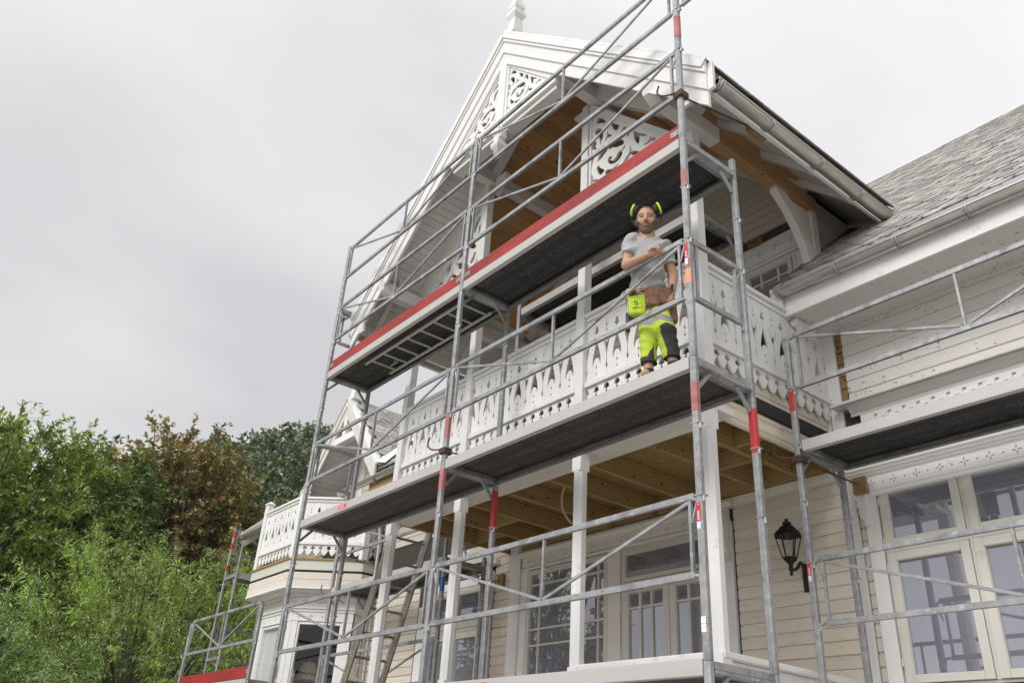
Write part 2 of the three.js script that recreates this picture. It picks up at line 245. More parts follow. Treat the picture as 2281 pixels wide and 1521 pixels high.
// punched cross pattern: thin recessed strokes cut through a board in front of a backing
function crossHoles(cx, cy, s) {
  const h = []; for (let k = 0; k < 4; k++) { const c = Math.cos(k * Math.PI / 2), n = Math.sin(k * Math.PI / 2); h.push([[0.12, 0], [0.5, 0.17], [1, 0], [0.5, -0.17]].map(([a, b]) => [cx + s * (a * c - b * n), cy + s * (a * n + b * c)])); }
  return h;
}
const dot = (cx, cy, r) => { const p = []; for (let i = 0; i < 8; i++) p.push([cx + r * Math.cos(i * 0.785), cy - r * Math.sin(i * 0.785)]); return p; };
function frieze(parent, x0, x1, y0, y1, zf, n, mat, s = 0.042) {
  const holes = [], d = (x1 - x0) / n; for (let i = 0; i < n; i++) { holes.push(...crossHoles(x0 + d * (i + 0.5), (y0 + y1) / 2, s)); if (i) holes.push(dot(x0 + d * i, (y0 + y1) / 2, 0.008)); }
  const g = ext(shape([[x0, y0], [x1, y0], [x1, y1], [x0, y1]], holes), 0.012); g.translate(0, 0, zf - 0.012);
  M('frieze_board', merge(g, B(x0, x1, y0, y1, zf - 0.03, zf - 0.014)), mat, parent);
}
function pane(parent, x0, x1, y0, y1, z) { const g = new THREE.PlaneGeometry(x1 - x0, y1 - y0); g.translate((x0 + x1) / 2, (y0 + y1) / 2, z); return M('pane', g, glass, parent); }
function frameGeo(x0, x1, y0, y1, z0, z1, w, wb = w, r = 0.004) { return merge(B(x0, x0 + w, y0, y1, z0, z1, r), B(x1 - w, x1, y0, y1, z0, z1, r), B(x0 + w + 0.0005, x1 - w - 0.0005, y1 - w, y1, z0, z1, r), B(x0 + w + 0.0005, x1 - w - 0.0005, y0, y0 + wb, z0, z1, r)); }
function sash(parent, x0, x1, y0, y1, z, w, mat, muX = [], muY = [], wb = w) {
  M('sash', frameGeo(x0, x1, y0, y1, z - 0.03, z + 0.018, w, wb), mat, parent);
  M('glazing_bead', frameGeo(x0 + w - 0.012, x1 - w + 0.012, y0 + wb - 0.012, y1 - w + 0.012, z - 0.02, z + 0.006, 0.016), mat, parent);
  pane(parent, x0 + w - 0.004, x1 - w + 0.004, y0 + wb - 0.004, y1 - w + 0.004, z - 0.012);
  for (const x of muX) M('muntin', B(x - 0.013, x + 0.013, y0 + wb, y1 - w, z - 0.02, z + 0.01, 0.004), mat, parent);
  for (const y of muY) M('muntin', B(x0 + w, x1 - w, y - 0.0125, y + 0.0125, z - 0.019, z + 0.0085, 0.004), mat, parent);
}
{ // big wing window: four casements
  const w = P('window', house, 'large four-light window with cream frames'), z = ZW + 0.03;
  M('frame', frameGeo(-0.3, 1.16, 0.18, 1.855, z - 0.08, z - 0.012, 0.022), frameCream, w);
  M('mullion', B(0.412, 0.443, 0.2, 1.84, z - 0.08, z + 0.002, 0.003), frameCream, w); M('transom_bar', merge(B(-0.278, 0.411, 1.245, 1.272, z - 0.08, z + 0.001, 0.003), B(0.444, 1.138, 1.245, 1.272, z - 0.08, z + 0.001, 0.003)), frameCream, w);
  for (const [a, b] of [[-0.275, 0.409], [0.446, 1.135]]) { sash(w, a, b, 1.277, 1.832, z, 0.07, frameCream, [], [], 0.078); sash(w, a, b, 0.205, 1.24, z, 0.072, frameCream, [], [], 0.06); }
  for (const y of [1.68, 1.34, 1.12, 0.36]) M('hinge', rod(V(-0.283, y - 0.03, z + 0.02), V(-0.283, y + 0.03, z + 0.02), 0.008), frameCream, w);
  M('casing', B(-0.43, -0.302, 0.1, 1.9, ZW + 0.012, ZW + 0.045, 0.004), white, w);
  const k = P('window_cornice', house);
  frieze(k, -0.405, 2.05, 1.79, 1.925, ZW + 0.075, 12, white);
  M('moulding', along([[0.02, 1.75], [0.07, 1.75], [0.076, 1.756], [0.076, 1.785], [0.066, 1.79], [0.02, 1.79]].map(([a, b]) => [ZW + a, b]), -0.43, 2.1), white, k);
  M('moulding', along([[0.02, 1.925], [0.085, 1.925], [0.1, 1.935], [0.105, 1.95], [0.125, 1.955], [0.13, 1.97], [0.15, 1.978], [0.155, 2.0], [0.02, 2.02]].map(([a, b]) => [ZW + a, b]), -0.52, 2.1), white, k);
  M('carved_bracket', (() => { const g = ext(shape([[0, 0], [0.02, -0.02], [0.03, -0.06], [0.05, -0.075], [0.045, -0.13], [0.06, -0.15], [0.055, -0.2], [0.085, -0.25], [0.1, -0.26], [0.1, -0.3], [0.13, -0.3], [0.13, 0.08], [0, 0.08]].map(([a, b]) => [-0.13 + a, b])), 0.05, 0.004); g.translate(-0.375, 1.8, ZW + 0.046); return g; })(), white, k);
  // old dentil band above
  const b = P('dentil_band', house);
  const holes = []; for (let i = 0; i < 16; i++) { const x = -0.2 + i * 0.1345; holes.push([[x, 2.462], [x, 2.502], [x + 0.034, 2.502], [x + 0.034, 2.462]]); const q = x + 0.068; holes.push([[q, 2.445], [q, 2.462], [q + 0.034, 2.462], [q + 0.034, 2.445]]); }
  const g = ext(shape([[-0.33, 2.38], [2.2, 2.38], [2.2, 2.535], [-0.33, 2.535]], holes), 0.016); g.translate(0, 0, ZW + 0.032);
  M('dentil_board', merge(g, B(-0.33, 2.2, 2.38, 2.535, ZW, ZW + 0.03)), white, b);
  M('moulding', along([[0.03, 2.536], [0.05, 2.536], [0.054, 2.556], [0.044, 2.562], [0.06, 2.575], [0.09, 2.605], [0.13, 2.625], [0.13, 2.628], [0, 2.628]].map(([a, c]) => [ZW + a, c]), -0.42, 2.2), soffitWhite, b);
  M('ledge_board', B(-0.56, 2.2, 2.632, 2.66, ZW, ZW + 0.165, 0.004), oldWhite, b);
}
{ // ground floor front: glazed door with side window under the balcony
  const w = P('window', house, 'tall glazed window beside the door'), z = ZW + 0.02;
  M('casing', B(-5.4, -5.26, -0.6, 2.09, ZW + 0.002, ZW + 0.06, 0.005), white, w); M('casing', B(-5.258, -5.13, -0.6, 1.83, ZW + 0.002, ZW + 0.035, 0.005), white, w); M('casing', B(-3.665, -3.465, -0.6, 1.8, ZW + 0.002, ZW + 0.04, 0.005), whiteWarm, w);
  sash(w, -5.12, -3.67, -0.45, 1.79, z, 0.06, frameCream, [-4.88, -3.83], [1.6, 1.06, 0.87, -0.1]);
  const d = P('door', house, 'pair of glazed doors under a fanlight');
  M('door_frame', merge(frameGeo(-3.462, -2.03, -0.5, 1.8, ZW - 0.05, ZW + 0.02, 0.03), B(-3.43, -2.06, 1.375, 1.415, ZW - 0.05, ZW + 0.018, 0.004)), frameCream, d);
  sash(d, -3.43, -2.06, 1.418, 1.768, z + 0.002, 0.045, frameCream);
  for (const [a, b] of [[-3.428, -2.747], [-2.74, -2.062]]) { const f = (b - a - 0.17) / 3; sash(d, a, b, -0.4, 1.37, z, 0.085, frameCream, [a + 0.085 + f, a + 0.085 + 2 * f], [1.125], 0.3); }
  for (const y of [1.15, 0.62]) M('hinge', rod(V(-3.435, y - 0.05, z + 0.024), V(-3.435, y + 0.05, z + 0.024), 0.01), whiteWarm, d);
  M('handle', merge(rod(V(-2.70, 0.5, z + 0.02), V(-2.70, 0.5, z + 0.06), 0.01), rod(V(-2.70, 0.5, z + 0.06), V(-2.6, 0.5, z + 0.06), 0.009)), aluWarm, d);
  M('casing', B(-2.02, -1.885, -0.6, 1.8, ZW + 0.002, ZW + 0.05, 0.005), white, d);
  for (const [a, b] of [[-3.3, -3.06], [-2.5, -2.3]]) { const g = new THREE.PlaneGeometry(b - a, 1.5, 24, 1), p = g.attributes.position; for (let i = 0; i < p.count; i++) p.setZ(i, 0.02 * Math.sin(p.getX(i) * 90)); g.computeVertexNormals(); g.translate((a + b) / 2, 0.55, ZW - 0.4); M('curtain', g, curtain, d); }
  const k = P('door_cornice', house);
  frieze(k, -5.22, -1.9, 1.845, 1.965, ZW + 0.055, 14, whiteWarm, 0.04);
  M('moulding', along([[0.0, 1.8], [0.05, 1.8], [0.056, 1.81], [0.056, 1.835], [0.045, 1.842], [0, 1.842]].map(([a, c]) => [ZW + a, c]), -5.24, -1.89), whiteWarm, k);
  M('moulding', along([[0, 1.966], [0.06, 1.966], [0.075, 1.975], [0.08, 1.99], [0.1, 2.0], [0.105, 2.02], [0, 2.03]].map(([a, c]) => [ZW + a, c]), -5.3, -1.84), whiteWarm, k);
  const br = (x) => { const g = ext(shape([[0.01, 0.05], [0.12, 0.05], [0.12, -0.02], [0.1, -0.03], [0.105, -0.1], [0.07, -0.16], [0.075, -0.3], [0.05, -0.36], [0.055, -0.42], [0.01, -0.43]]), 0.07, 0.003); g.rotateY(-Math.PI / 2); g.translate(x, 1.86, ZW + 0.05); return g; };
  M('carved_bracket', br(-1.9), whiteWarm, k); M('corner_block', B(-5.42, -5.25, 2.03, 2.14, ZW + 0.001, ZW + 0.11, 0.006), white, k);
}
{ // window by the left scaffold
  const w = P('window', house, 'narrow two-light window left of the door'), z = ZW + 0.025;
  M('casing', B(-6.06, -5.86, 0.0, 1.62, ZW + 0.002, ZW + 0.045, 0.004), white, w); M('casing', B(-7.64, -7.42, 0.0, 1.62, ZW + 0.002, ZW + 0.045, 0.004), white, w);
  M('casing', B(-7.5, -5.9, 1.765, 1.87, ZW + 0.004, ZW + 0.05, 0.004), white, w);
  M('mullion', B(-6.77, -6.72, 0.3, 1.76, z - 0.06, z + 0.006, 0.003), frameCream, w); M('transom_bar', B(-7.4, -6.075, 1.175, 1.215, z - 0.06, z + 0.012, 0.003), frameCream, w);
  for (const [a, b] of [[-7.405, -6.775], [-6.715, -6.075]]) { sash(w, a, b, 1.22, 1.76, z, 0.085, frameCream); sash(w, a, b, 0.3, 1.17, z, 0.085, frameCream); }
  M('carved_bracket', (() => { const g = ext(shape([[0, 0], [0.17, 0.03], [0.17, 0.09], [0.02, 0.06], [0, 0.05], [-0.01, -0.1], [-0.04, -0.14], [-0.01, -0.18], [-0.02, -0.26], [-0.05, -0.3], [-0.02, -0.36], [0.03, -0.42], [0.05, -0.48], [0.08, -0.4], [0.1, -0.1]]), 0.06, 0.004); g.translate(-5.92, 1.96, ZW + 0.03); return g; })(), white, w);
  M('moulding', along([[0, 1.9], [0.06, 1.9], [0.09, 1.95], [0.1, 1.98], [0, 2.0]].map(([a, c]) => [ZW + a, c]), -7.6, -5.95), white, w);
}
{ // upper balcony window and its trim
  const w = P('window', house, 'small-paned window on the gable balcony'), z = ZW + 0.03;
  M('frame', frameGeo(-1.5, -0.8, 2.4, 4.63, z - 0.07, z - 0.004, 0.05), whiteWarm, w);
  sash(w, -1.445, -0.852, 2.5, 4.575, z, 0.05, frameCream, [-1.25, -1.03], [4.4, 3.95]);
  M('casing', B(-0.79, -0.715, 2.4, 4.62, ZW + 0.003, ZW + 0.034, 0.003), white, w); M('casing', B(-1.6, -1.51, 2.4, 4.62, ZW + 0.003, ZW + 0.034, 0.003), whiteWarm, w);
  frieze(house, -1.55, -0.73, 4.68, 4.9, ZW + 0.044, 4, white, 0.05);
  M('carved_bracket', (() => { const g = ext(shape([[0, 0], [0.0, -0.3], [-0.02, -0.42], [-0.05, -0.46], [-0.07, -0.4], [-0.08, -0.2], [-0.05, 0.02]]), 0.05, 0.004); g.translate(-1.6, 4.7, ZW + 0.03); return g; })(), white, w);
}

// ---------------------------------------------------------------- balcony: posts, floor, joists, railings
const ZB = -0.88;
function postGeo(cx, cz, s, ya, yb, cham) { const h = s / 2, c = cham; return (() => { const g = ext(shape([[-h + c, -h], [h - c, -h], [h, -h + c], [h, h - c], [h - c, h], [-h + c, h], [-h, h - c], [-h, -h + c]]), yb - ya, 0, 2); g.rotateX(-Math.PI / 2); g.translate(cx, ya, cz); return g; })(); }
for (const cx of [-0.607, -2.102, -4.01, -5.44]) {
  const p = P('balcony_post', house), cz = ZB - 0.002;
  M('post_shaft', merge(postGeo(cx, cz, 0.114, 0.2, 1.9, 0.03), postGeo(cx, cz, 0.114, -0.6, 0.2, 0.004), postGeo(cx, cz, 0.116, 1.9, 2.074, 0.003)), white, p);
  const top = cx < -1 && cx > -5 ? 6.4 : 5.05;
  M('post_shaft', merge(postGeo(cx, cz, 0.112, 2.4, 3.62, 0.004), postGeo(cx, cz, 0.106, 3.62, top, 0.008)), white, p);
}
{
  const f = P('balcony_floor', house);
  M('front_beam', B(-5.5, -0.55, 2.075, 2.135, -1.16, ZB + 0.045, 0.005), whiteWarm, f);
  M('front_beam', B(-5.5, -0.56, 2.14, 2.4, ZB - 0.05, ZB + 0.02, 0.003), whiteWarm, f);
  for (let i = 0; i < 14; i++) M('floor_board', B(-5.5, -0.62, 2.29, 2.325, -0.95 - i * 0.132, -0.95 - i * 0.132 - 0.128), treated, f);
  for (const x of [-1.02, -1.5, -2.28, -2.9, -3.55, -4.2, -4.85]) M('joist', B(x - 0.024, x + 0.024, 2.08, 2.285, ZW + 0.06, ZB - 0.06), treated, f);
  M('joist', B(-5.55, -5.5, 2.08, 2.3, ZW + 0.005, ZB - 0.06), treated, f); M('joist', B(-0.68, -0.63, 2.08, 2.28, ZW + 0.06, ZB - 0.06), treated, f);
  M('ledger', B(-5.49, -0.62, 2.085, 2.286, ZW + 0.005, ZW + 0.055), treated, f);
  for (const [x0, x1, z] of [[-1.476, -1.046, -2.12], [-0.995, -0.69, -1.75], [-4.825, -4.226, -1.9], [-5.495, -4.876, -2.2], [-2.255, -1.526, -1.05], [-3.525, -2.926, -1.05]]) M('noggin', B(x0, x1, 2.1, 2.28, z - 0.024, z + 0.024), treated, f);
  // right-hand side: moulded fascia, dark membrane strip, boarding behind the apron
  M('fascia', (() => { const g = along([[0, 2.07], [0.03, 2.07], [0.04, 2.085], [0.034, 2.1], [0.05, 2.12], [0.05, 2.2], [0.062, 2.21], [0.07, 2.235], [0, 2.235]].map(([a, c]) => [a - 0.05, c]), 0, -ZB - 0.06 + ZW * -1 - 2 * -ZB + 0.06); g.rotateY(Math.PI / 2); g.translate(-0.61, 0, ZB - 0.02); return g; })(), std({ color: C(0.7, 0.63, 0.53), roughness: 0.6, map: paintMap }), f);
  M('membrane_strip', B(-0.62, -0.604, 2.28, 2.405, ZW + 0.03, ZB - 0.06), blackMat, f, 'black rubber membrane strip');
  for (let i = 0; i < 3; i++) M('siding_board', B(-0.69, -0.665, 2.41 + i * 0.09, 2.494 + i * 0.09, ZW + 0.03, ZB - 0.06, 0.004), siding, f);
  M('hose', tube([[-3.36, 2.3, -1.8], [-3.4, 2.18, -1.8], [-3.38, 2.05, -1.79], [-3.3, 1.93, -1.78], [-3.2, 1.83, -1.77]], 0.014, 8, 20), std({ color: C(0.62, 0.55, 0.38), roughness: 0.6 }), f, 'beige cable end hanging down');
}
const apron = [[0.052, 2.563], [0.034, 2.585], [0.024, 2.6], [0.01, 2.63], [0.006, 2.652], [0.034, 2.655], [0.036, 2.672], [0.028, 2.695], [0.012, 2.708], [0.001, 2.713]];
const edgeA = [...apron, [0.001, 2.825], [0.011, 2.84], [0.001, 2.856], [0.001, 2.895], [0.012, 2.912], [0.001, 2.93], [0.001, 3.02], [0.022, 3.006], [0.04, 2.978], [0.05, 2.945], [0.055, 2.94], [0.058, 2.965], [0.055, 3.02], [0.042, 3.075], [0.025, 3.13], [0.01, 3.185], [0.001, 3.225], [0.001, 3.275], [0.034, 3.312], [0.026, 3.322], [0.016, 3.326], [0.02, 3.345], [0.013, 3.362], [0.001, 3.37], [0.001, 3.5]];
const edgeB = [...apron, [0.001, 2.86], [0.016, 2.89], [0.005, 2.925], [0.0025, 3.01], [0.012, 3.06], [0.028, 3.13], [0.042, 3.19], [0.052, 3.215], [0.058, 3.235], [0.051, 3.24], [0.04, 3.205], [0.02, 3.165], [0.001, 3.14], [0.001, 3.262], [0.011, 3.28], [0.001, 3.298], [0.001, 3.32], [0.012, 3.34], [0.001, 3.36], [0.001, 3.5]];
const railGeo = new Map();
function railBoard(w, flip) {
  const key = w.toFixed(3) + flip; if (railGeo.has(key)) return railGeo.get(key);
  const k = w / 0.14, L = edgeB.map(([d, y]) => [Math.max(d * k, 0.0012), y]), R = edgeA.map(([d, y]) => [w - Math.max(d * k, 0.0012), y]);
  let pts = [[w / 2, 2.55], ...R.slice(), ...L.reverse()]; if (flip) pts = pts.map(([x, y]) => [w - x, y]).reverse();
  const g = ext(shape(pts), 0.021, 0, 1); g.translate(0, 0, -0.021); railGeo.set(key, g); return g;
}
function railing(label, x, z, ang, len, n, first, y0 = 0, plain = 0) {
  const r = P('railing', house, label); r.position.set(x, y0, z); r.rotation.y = ang; const w = len / n;
  for (let i = 0; i < n; i++) { const b = M('railing_board', railBoard(w, (i + first) % 2 === 1), whites[(rnd() * 3) | 0], r); b.position.set(i * w, 0, rr(-0.0015, 0.0015)); }
  M('handrail', merge(B(0, len, 3.505, 3.545, -0.075, 0.045, 0.006), B(0, len, 3.46, 3.5, 0.003, 0.018, 0.003)), white, r);
  M('rail_band', B(0, len, 2.728, 2.785, 0.003, 0.03, 0.006), white, r); M('back_rail', B(0, len, 2.74, 2.8, -0.07, -0.025), whiteWarm, r);
  M('screw', merge(...[0.03, len / 2, len - 0.03].map((q) => B(q - 0.004, q + 0.004, 2.757, 2.765, 0.029, 0.032))), galvDark, r);
  return r;
}
railing('front railing panel right of the middle', -2.045, ZB, 0, 1.382, 10, 0);
railing('wide front railing panel in the middle', -3.953, ZB, 0, 1.795, 13, 1);
railing('front railing panel at the left end', -5.383, ZB, 0, 1.316, 10, 0);
railing('side railing running back to the wall', -0.628, -0.94, Math.PI / 2, 1.84, 13, 1);
// low boarded balustrade below
{
  const r = P('low_balustrade', house); M('sill', B(-2.045, -0.55, 0.165, 0.215, ZB - 0.06, ZB + 0.05, 0.012), white, r); M('sill', B(-0.67, -0.54, 0.166, 0.2125, ZW + 0.03, ZB + 0.04, 0.01), white, r);
  for (let i = 0; i < 14; i++) M('balustrade_board', B(-2.04 + i * 0.104, -2.04 + i * 0.104 + 0.101, -0.7, 0.162, ZB - 0.02, ZB + 0.002, 0.003), white, r);
  for (let i = 0; i < 18; i++) M('balustrade_board', B(-0.622, -0.6, -0.7, 0.162, -0.96 - i * 0.102, -0.96 - i * 0.102 - 0.099, 0.003), white, r);
  M('terrace_floor', B(-8.5, -0.64, -0.75, -0.6, ZW + 0.04, ZB - 0.04), treated, house);
  M('foundation', B(-12.6, 3.6, GY, -0.76, ZW - 0.1, ZW + 0.03), std({ color: C(0.35, 0.34, 0.32), roughness: 0.9, map: paintMap }), house);
  M('sill', B(-5.38, -4.07, -0.02, 0.03, ZB - 0.06, ZB + 0.05, 0.01), white, r);
}

// ---------------------------------------------------------------- gable roof
{
  const r = P('gable_roof', house), zb = -0.25;
  const slab = (s) => { const a = [[0, GT - 0.02], [s * 3.06, GT - 0.02 - SL * 3.06], [s * 3.06, GT - 0.14 - SL * 3.06], [0, GT - 0.16]].map(([x, y]) => [GX + x, y]); const g = ext(shape(s > 0 ? a.slice().reverse() : a), 6.2); g.translate(0, 0, -0.26 - 6.2); return g; };
  M('roof_slab', slab(1), slates[2], r); M('roof_slab', slab(-1), slates[2], r);
  for (const s of [1, -1]) {
    const name = 'bargeboard', pl = (o0, o1, x1) => [[0, GT - o0], [s * x1, GT - o0 - SL * x1], [s * x1, GT - o1 - SL * x1], [0, GT - o1]].map(([x, y]) => [GX + x, y]);
    for (const [o0, o1, zf, x1] of [[0, 0.145, -0.17, 3.09], [0.13, 0.335, -0.19, 3.085], [0.32, 0.51, -0.21, 3.08]]) { const q = pl(o0, o1, x1), g = ext(shape(s > 0 ? q.reverse() : q), 0.03, 0.004); g.translate(0, 0, zf - 0.03); M(name, g, white, r); }
    // plumb-cut end piece closing the eave
    M(name, B(GX + s * 2.78, GX + s * 3.14, roofY(GX + 3.085) - 0.33, roofY(GX + 3.085) - 0.03, -0.245, -0.212), white, r);
    for (let k = 0; k < 3; k++) { const a = 0.02 + k * 1.03, b = Math.min(a + 1.06, 3.11); M('verge_flashing', bar(V(GX + s * a, GT + 0.012 + k * 0.002 - SL * a, -0.25), V(GX + s * b, GT + 0.012 + k * 0.002 - SL * b, -0.25), 0.2, 0.006, V(s * SL, 1, 0), 0), whiteMetal, r); }
    M('verge_flashing', bar(V(GX + s * 0.01, GT - 0.035, -0.155), V(GX + s * 3.1, GT - 0.035 - SL * 3.1, -0.155), 0.006, 0.1, V(0, 1, 0), 0), whiteMetal, r);
    // lining boards under the slope: white outside, bare pine inside
    const nrm = V(s * SL, 1, 0).normalize();
    const lining = (name, mat, x0, x1, z0, z1) => { const p = P(s > 0 ? name : name, r); const st = 0.1 / Math.hypot(1, SL); for (let x = x0; x < x1; x += st) { const c = x + st / 2, y = GT - 0.172 - SL * c; M(name + '_board', bar(V(GX + s * c, y, z0), V(GX + s * c, y, z1), 0.0965, 0.014 + rr(0, 0.002), nrm, 0.0035), mat === pine ? pines[(rnd() * 4) | 0] : mat, p); } };
    lining('soffit', soffitWhite, 0.02, 2.42, -0.255, -0.86); lining('ceiling', pine, 0.02, 2.42, -0.86, -2.79); lining('eave', soffitWhite, 2.42, 3.0, -0.255, -4.4); lining('eave', soffitWhite, 2.22, 2.42, -2.81, -4.4);
    // rafters in the post plane and against the wall
    M('rafter', bar(V(GX + s * 0.03, GT - 0.31 - SL * 0.03, ZB), V(GX + s * 2.45, GT - 0.31 - SL * 2.45, ZB), 0.12, 0.24, nrm), soffitWhite, r);
    M('rafter', bar(V(GX + s * 0.03, GT - 0.27 - SL * 0.03, ZW + 0.06), V(GX + s * 2.4, GT - 0.27 - SL * 2.4, ZW + 0.06), 0.06, 0.14, nrm), whiteWarm, r);
    M('purlin', B(GX + s * 1.0 - 0.065, GX + s * 1.0 + 0.065, 6.36, 6.53, -2.78, -0.23, 0.006), soffitWhite, r);
    M('arch_brace', (() => { const g = ext(shape((s > 0 ? (q) => q : (q) => q.map(([x, y]) => [-x, y]).reverse())([[0, 0], [0, 0.26], [-0.2, 0.26], [-0.17, 0.2], [-0.06, 0.12]])), 0.08, 0.004); g.translate(GX + s * 0.855, 6.1, ZB - 0.04); return g; })(), soffitWhite, r);
  }
  // eave purlins: front end shaped, right one bare wood further back
  const nose = (x) => { const g = ext(shape([[0, 0], [0.1, -0.07], [0.16, -0.05], [0.16, 0.12], [-0.02, 0.12]]), 0.13, 0.003); g.rotateY(Math.PI / 2); g.translate(x - 0.065, 5.05, -0.21); return g; };
  M('purlin', merge(nose(-0.552), B(-0.617, -0.487, 4.99, 5.165, -1.16, -0.375, 0.005)), soffitWhite, r); M('purlin', B(-0.615, -0.489, 4.985, 5.16, ZW + 0.01, -1.162, 0.006), beamWood, r, 'bare new timber purlin under the right eave');
  M('purlin', merge(nose(-5.372), B(-5.437, -5.307, 4.99, 5.165, ZW + 0.01, -0.375, 0.005)), soffitWhite, r);
  M('plate', B(-0.68, -0.6, 4.6, 4.99, -2.74, -2.62), whiteWarm, r);
  // rafter tails with scrolled ends
  for (const z of [-0.5, -1.25, -1.95, -2.62]) for (const s of [1, -1]) {
    const pts = [[2.42, -0.06], [2.95, -0.06 - SL * 0.53], [3.0, -0.615], [3.0, -0.66], [2.965, -0.685], [2.925, -0.665], [2.915, -0.63], [2.88, -0.605], [2.85, -0.57], [2.42, -0.155]].map(([x, y]) => [s * x, y]);
    const g = ext(shape(s > 0 ? pts.reverse() : pts), 0.07, 0.004); g.translate(GX, GT - 0.13 - SL * 2.42, z - 0.035); M('rafter_tail', g, soffitWhite, r);
  }
  for (const [s, z0, z1] of [[1, -0.3, -3.15], [-1, -0.3, -3.3]]) M('fascia', B(GX + s * 3.0, GX + s * 3.03, 4.66, 4.9, z1, z0), white, r);
  // slates along both eaves
  for (const s of [1, -1]) for (let k = 0; k < 3; k++) for (let i = 0; i < 16; i++) { const d = 3.1 - k * 0.14, z = -0.36 - i * 0.185 - (k % 2) * 0.09; const y = GT + 0.02 + k * 0.004 - SL * d; M('slate_tile', bar(V(GX + s * d, y, z), V(GX + s * (d - 0.22), y + SL * 0.22, z), 0.178, 0.014, V(s * SL, 1, 0), 0.003), slates[(rnd() * 5) | 0], r); }
  // king post with turned drop, tie beam and pierced panels in the gable plane
  const zp = -0.24;
  M('king_post', B(GX - 0.07, GX + 0.07, 6.1, 7.34, zp - 0.06, zp + 0.035, 0.006), white, r);
  M('drop_pendant', (() => { const g = new THREE.LatheGeometry([[0.0, -0.3], [0.055, -0.215], [0.06, -0.2], [0.045, -0.185], [0.075, -0.15], [0.09, -0.12], [0.09, -0.07], [0.062, -0.05], [0.062, 0.04], [0.085, 0.07], [0.085, 0.14], [0, 0.14]].map((p) => new THREE.Vector2(p[0] * 1.1, p[1])), 4, Math.PI / 4).toNonIndexed(); g.computeVertexNormals(); g.translate(GX, 6.1, zp); return uvm(g, 1); })(), white, r);
  M('tie_beam', B(GX - 1.02, GX + 1.02, 6.27, 6.41, zp - 0.12, zp + 0.02, 0.006), white, r); M('tie_beam', B(GX - 1.0, GX + 1.0, 6.2, 6.268, zp - 0.16, zp - 0.02, 0.004), soffitWhite, r);
  const HO = [
    [[115,1046],[205,969],[246,884],[193,910],[146,938],[116,948],[76,993],[103,1018]],
    [[9,1131],[42,1121],[57,1085],[43,1061],[12,1060]],
    [[327,827],[446,712],[455,679],[434,650],[401,661],[367,702],[344,761]],
    [[518,635],[599,552],[602,425],[581,470],[544,532],[473,576],[506,595]],
    [[673,475],[735,401],[817,330],[862,279],[836,284],[786,319],[755,347],[759,308],[742,239],[701,296],[676,375]],
    [[917,231],[926,205],[920,184],[941,195],[965,183],[979,149],[954,142],[914,166],[889,156],[843,161],[808,185],[864,187],[896,216]],
    [[276,744],[299,674],[355,619],[304,627],[281,632],[230,602],[264,665]],
    [[69,864],[105,883],[158,852],[200,785],[206,704],[183,655],[163,604],[154,696],[112,785],[76,826]],
    [[17,734],[47,741],[89,702],[99,657],[84,635],[108,587],[61,602],[25,625],[15,702]],
    [[9,490],[44,554],[85,532],[68,484],[45,424],[32,375],[12,446]],
    [[276,529],[389,517],[478,488],[526,424],[520,382],[455,394],[411,408],[355,445],[310,443],[282,483]],
    [[116,390],[138,449],[184,504],[253,512],[282,498],[276,455],[231,432],[196,407],[162,392]],
    [[282,315],[310,349],[349,318],[355,294],[321,290],[355,263],[410,274],[443,324],[498,319],[542,362],[541,311],[498,299],[508,261],[464,213],[388,201],[321,233],[288,275]],
    [[617,307],[642,234],[625,205],[662,201],[755,125],[708,111],[656,144],[630,171],[603,149],[550,123],[501,118],[561,176],[610,215]],
    [[105,313],[145,324],[174,264],[226,221],[220,184],[175,171],[129,225]],
    [[238,172],[271,186],[343,153],[398,153],[459,166],[431,133],[365,108],[277,118],[245,143]],
    [[12,282],[48,234],[55,173],[95,161],[141,123],[107,125],[67,140],[49,140],[9,123],[37,178],[7,249]],
  ];
  const curl = (pts, f, s) => { const v = pts.map(([a, b]) => new THREE.Vector2(s * a * f / 1000, b * f / 1000)); const c = new THREE.SplineCurve([...v, v[0]]); const raw = []; const q = 2; for (let i = 0; i < v.length; i++) { raw.push(v[i]); const m = c.getPoint((i + 0.5) / v.length); raw.push(m); } return new THREE.Path(raw); };
  const fret = (label, s, f, L, Hh, x, y, z, mat) => {
    const p = P('fretwork_panel', r, label), tri = [[0, 0], [s * L, 0], [0, Hh]], g = ext(shape(s > 0 ? tri : tri.reverse(), HO.map((q) => curl(q, f, s))), 0.028 * Math.sqrt(f)); g.translate(x, y, z); M('pierced_board', g, mat, p);
    const n = V(s * Hh, L, 0).normalize(), a = V(x, y + Hh, z + 0.014), b = V(x + s * L, y, z + 0.014);
    M('panel_trim', bar(a, b, 0.05, 0.07, n), mat, p); M('panel_trim', B(x, x + s * 0.03, y, y + Hh, z - 0.01, z + 0.045, 0.004), mat, p); M('panel_trim', B(x, x + s * L, y - 0.09, y - 0.001, z - 0.02, z + 0.05, 0.005), mat, p);
  };
  fret('pierced scrollwork right of the king post', 1, 0.68, 0.86, 0.88, GX + 0.071, 6.42, zp - 0.03, white);
  fret('pierced scrollwork left of the king post', -1, 0.68, 0.86, 0.88, GX - 0.071, 6.42, zp - 0.03, white);
  fret('large pierced scroll panel above the right bay', 1, 1, 1.24, 1.28, -2.04, 5.08, ZB - 0.015, white);
  fret('large pierced scroll panel above the left bay', -1, 1, 1.24, 1.28, -4.07, 5.08, ZB - 0.015, white);
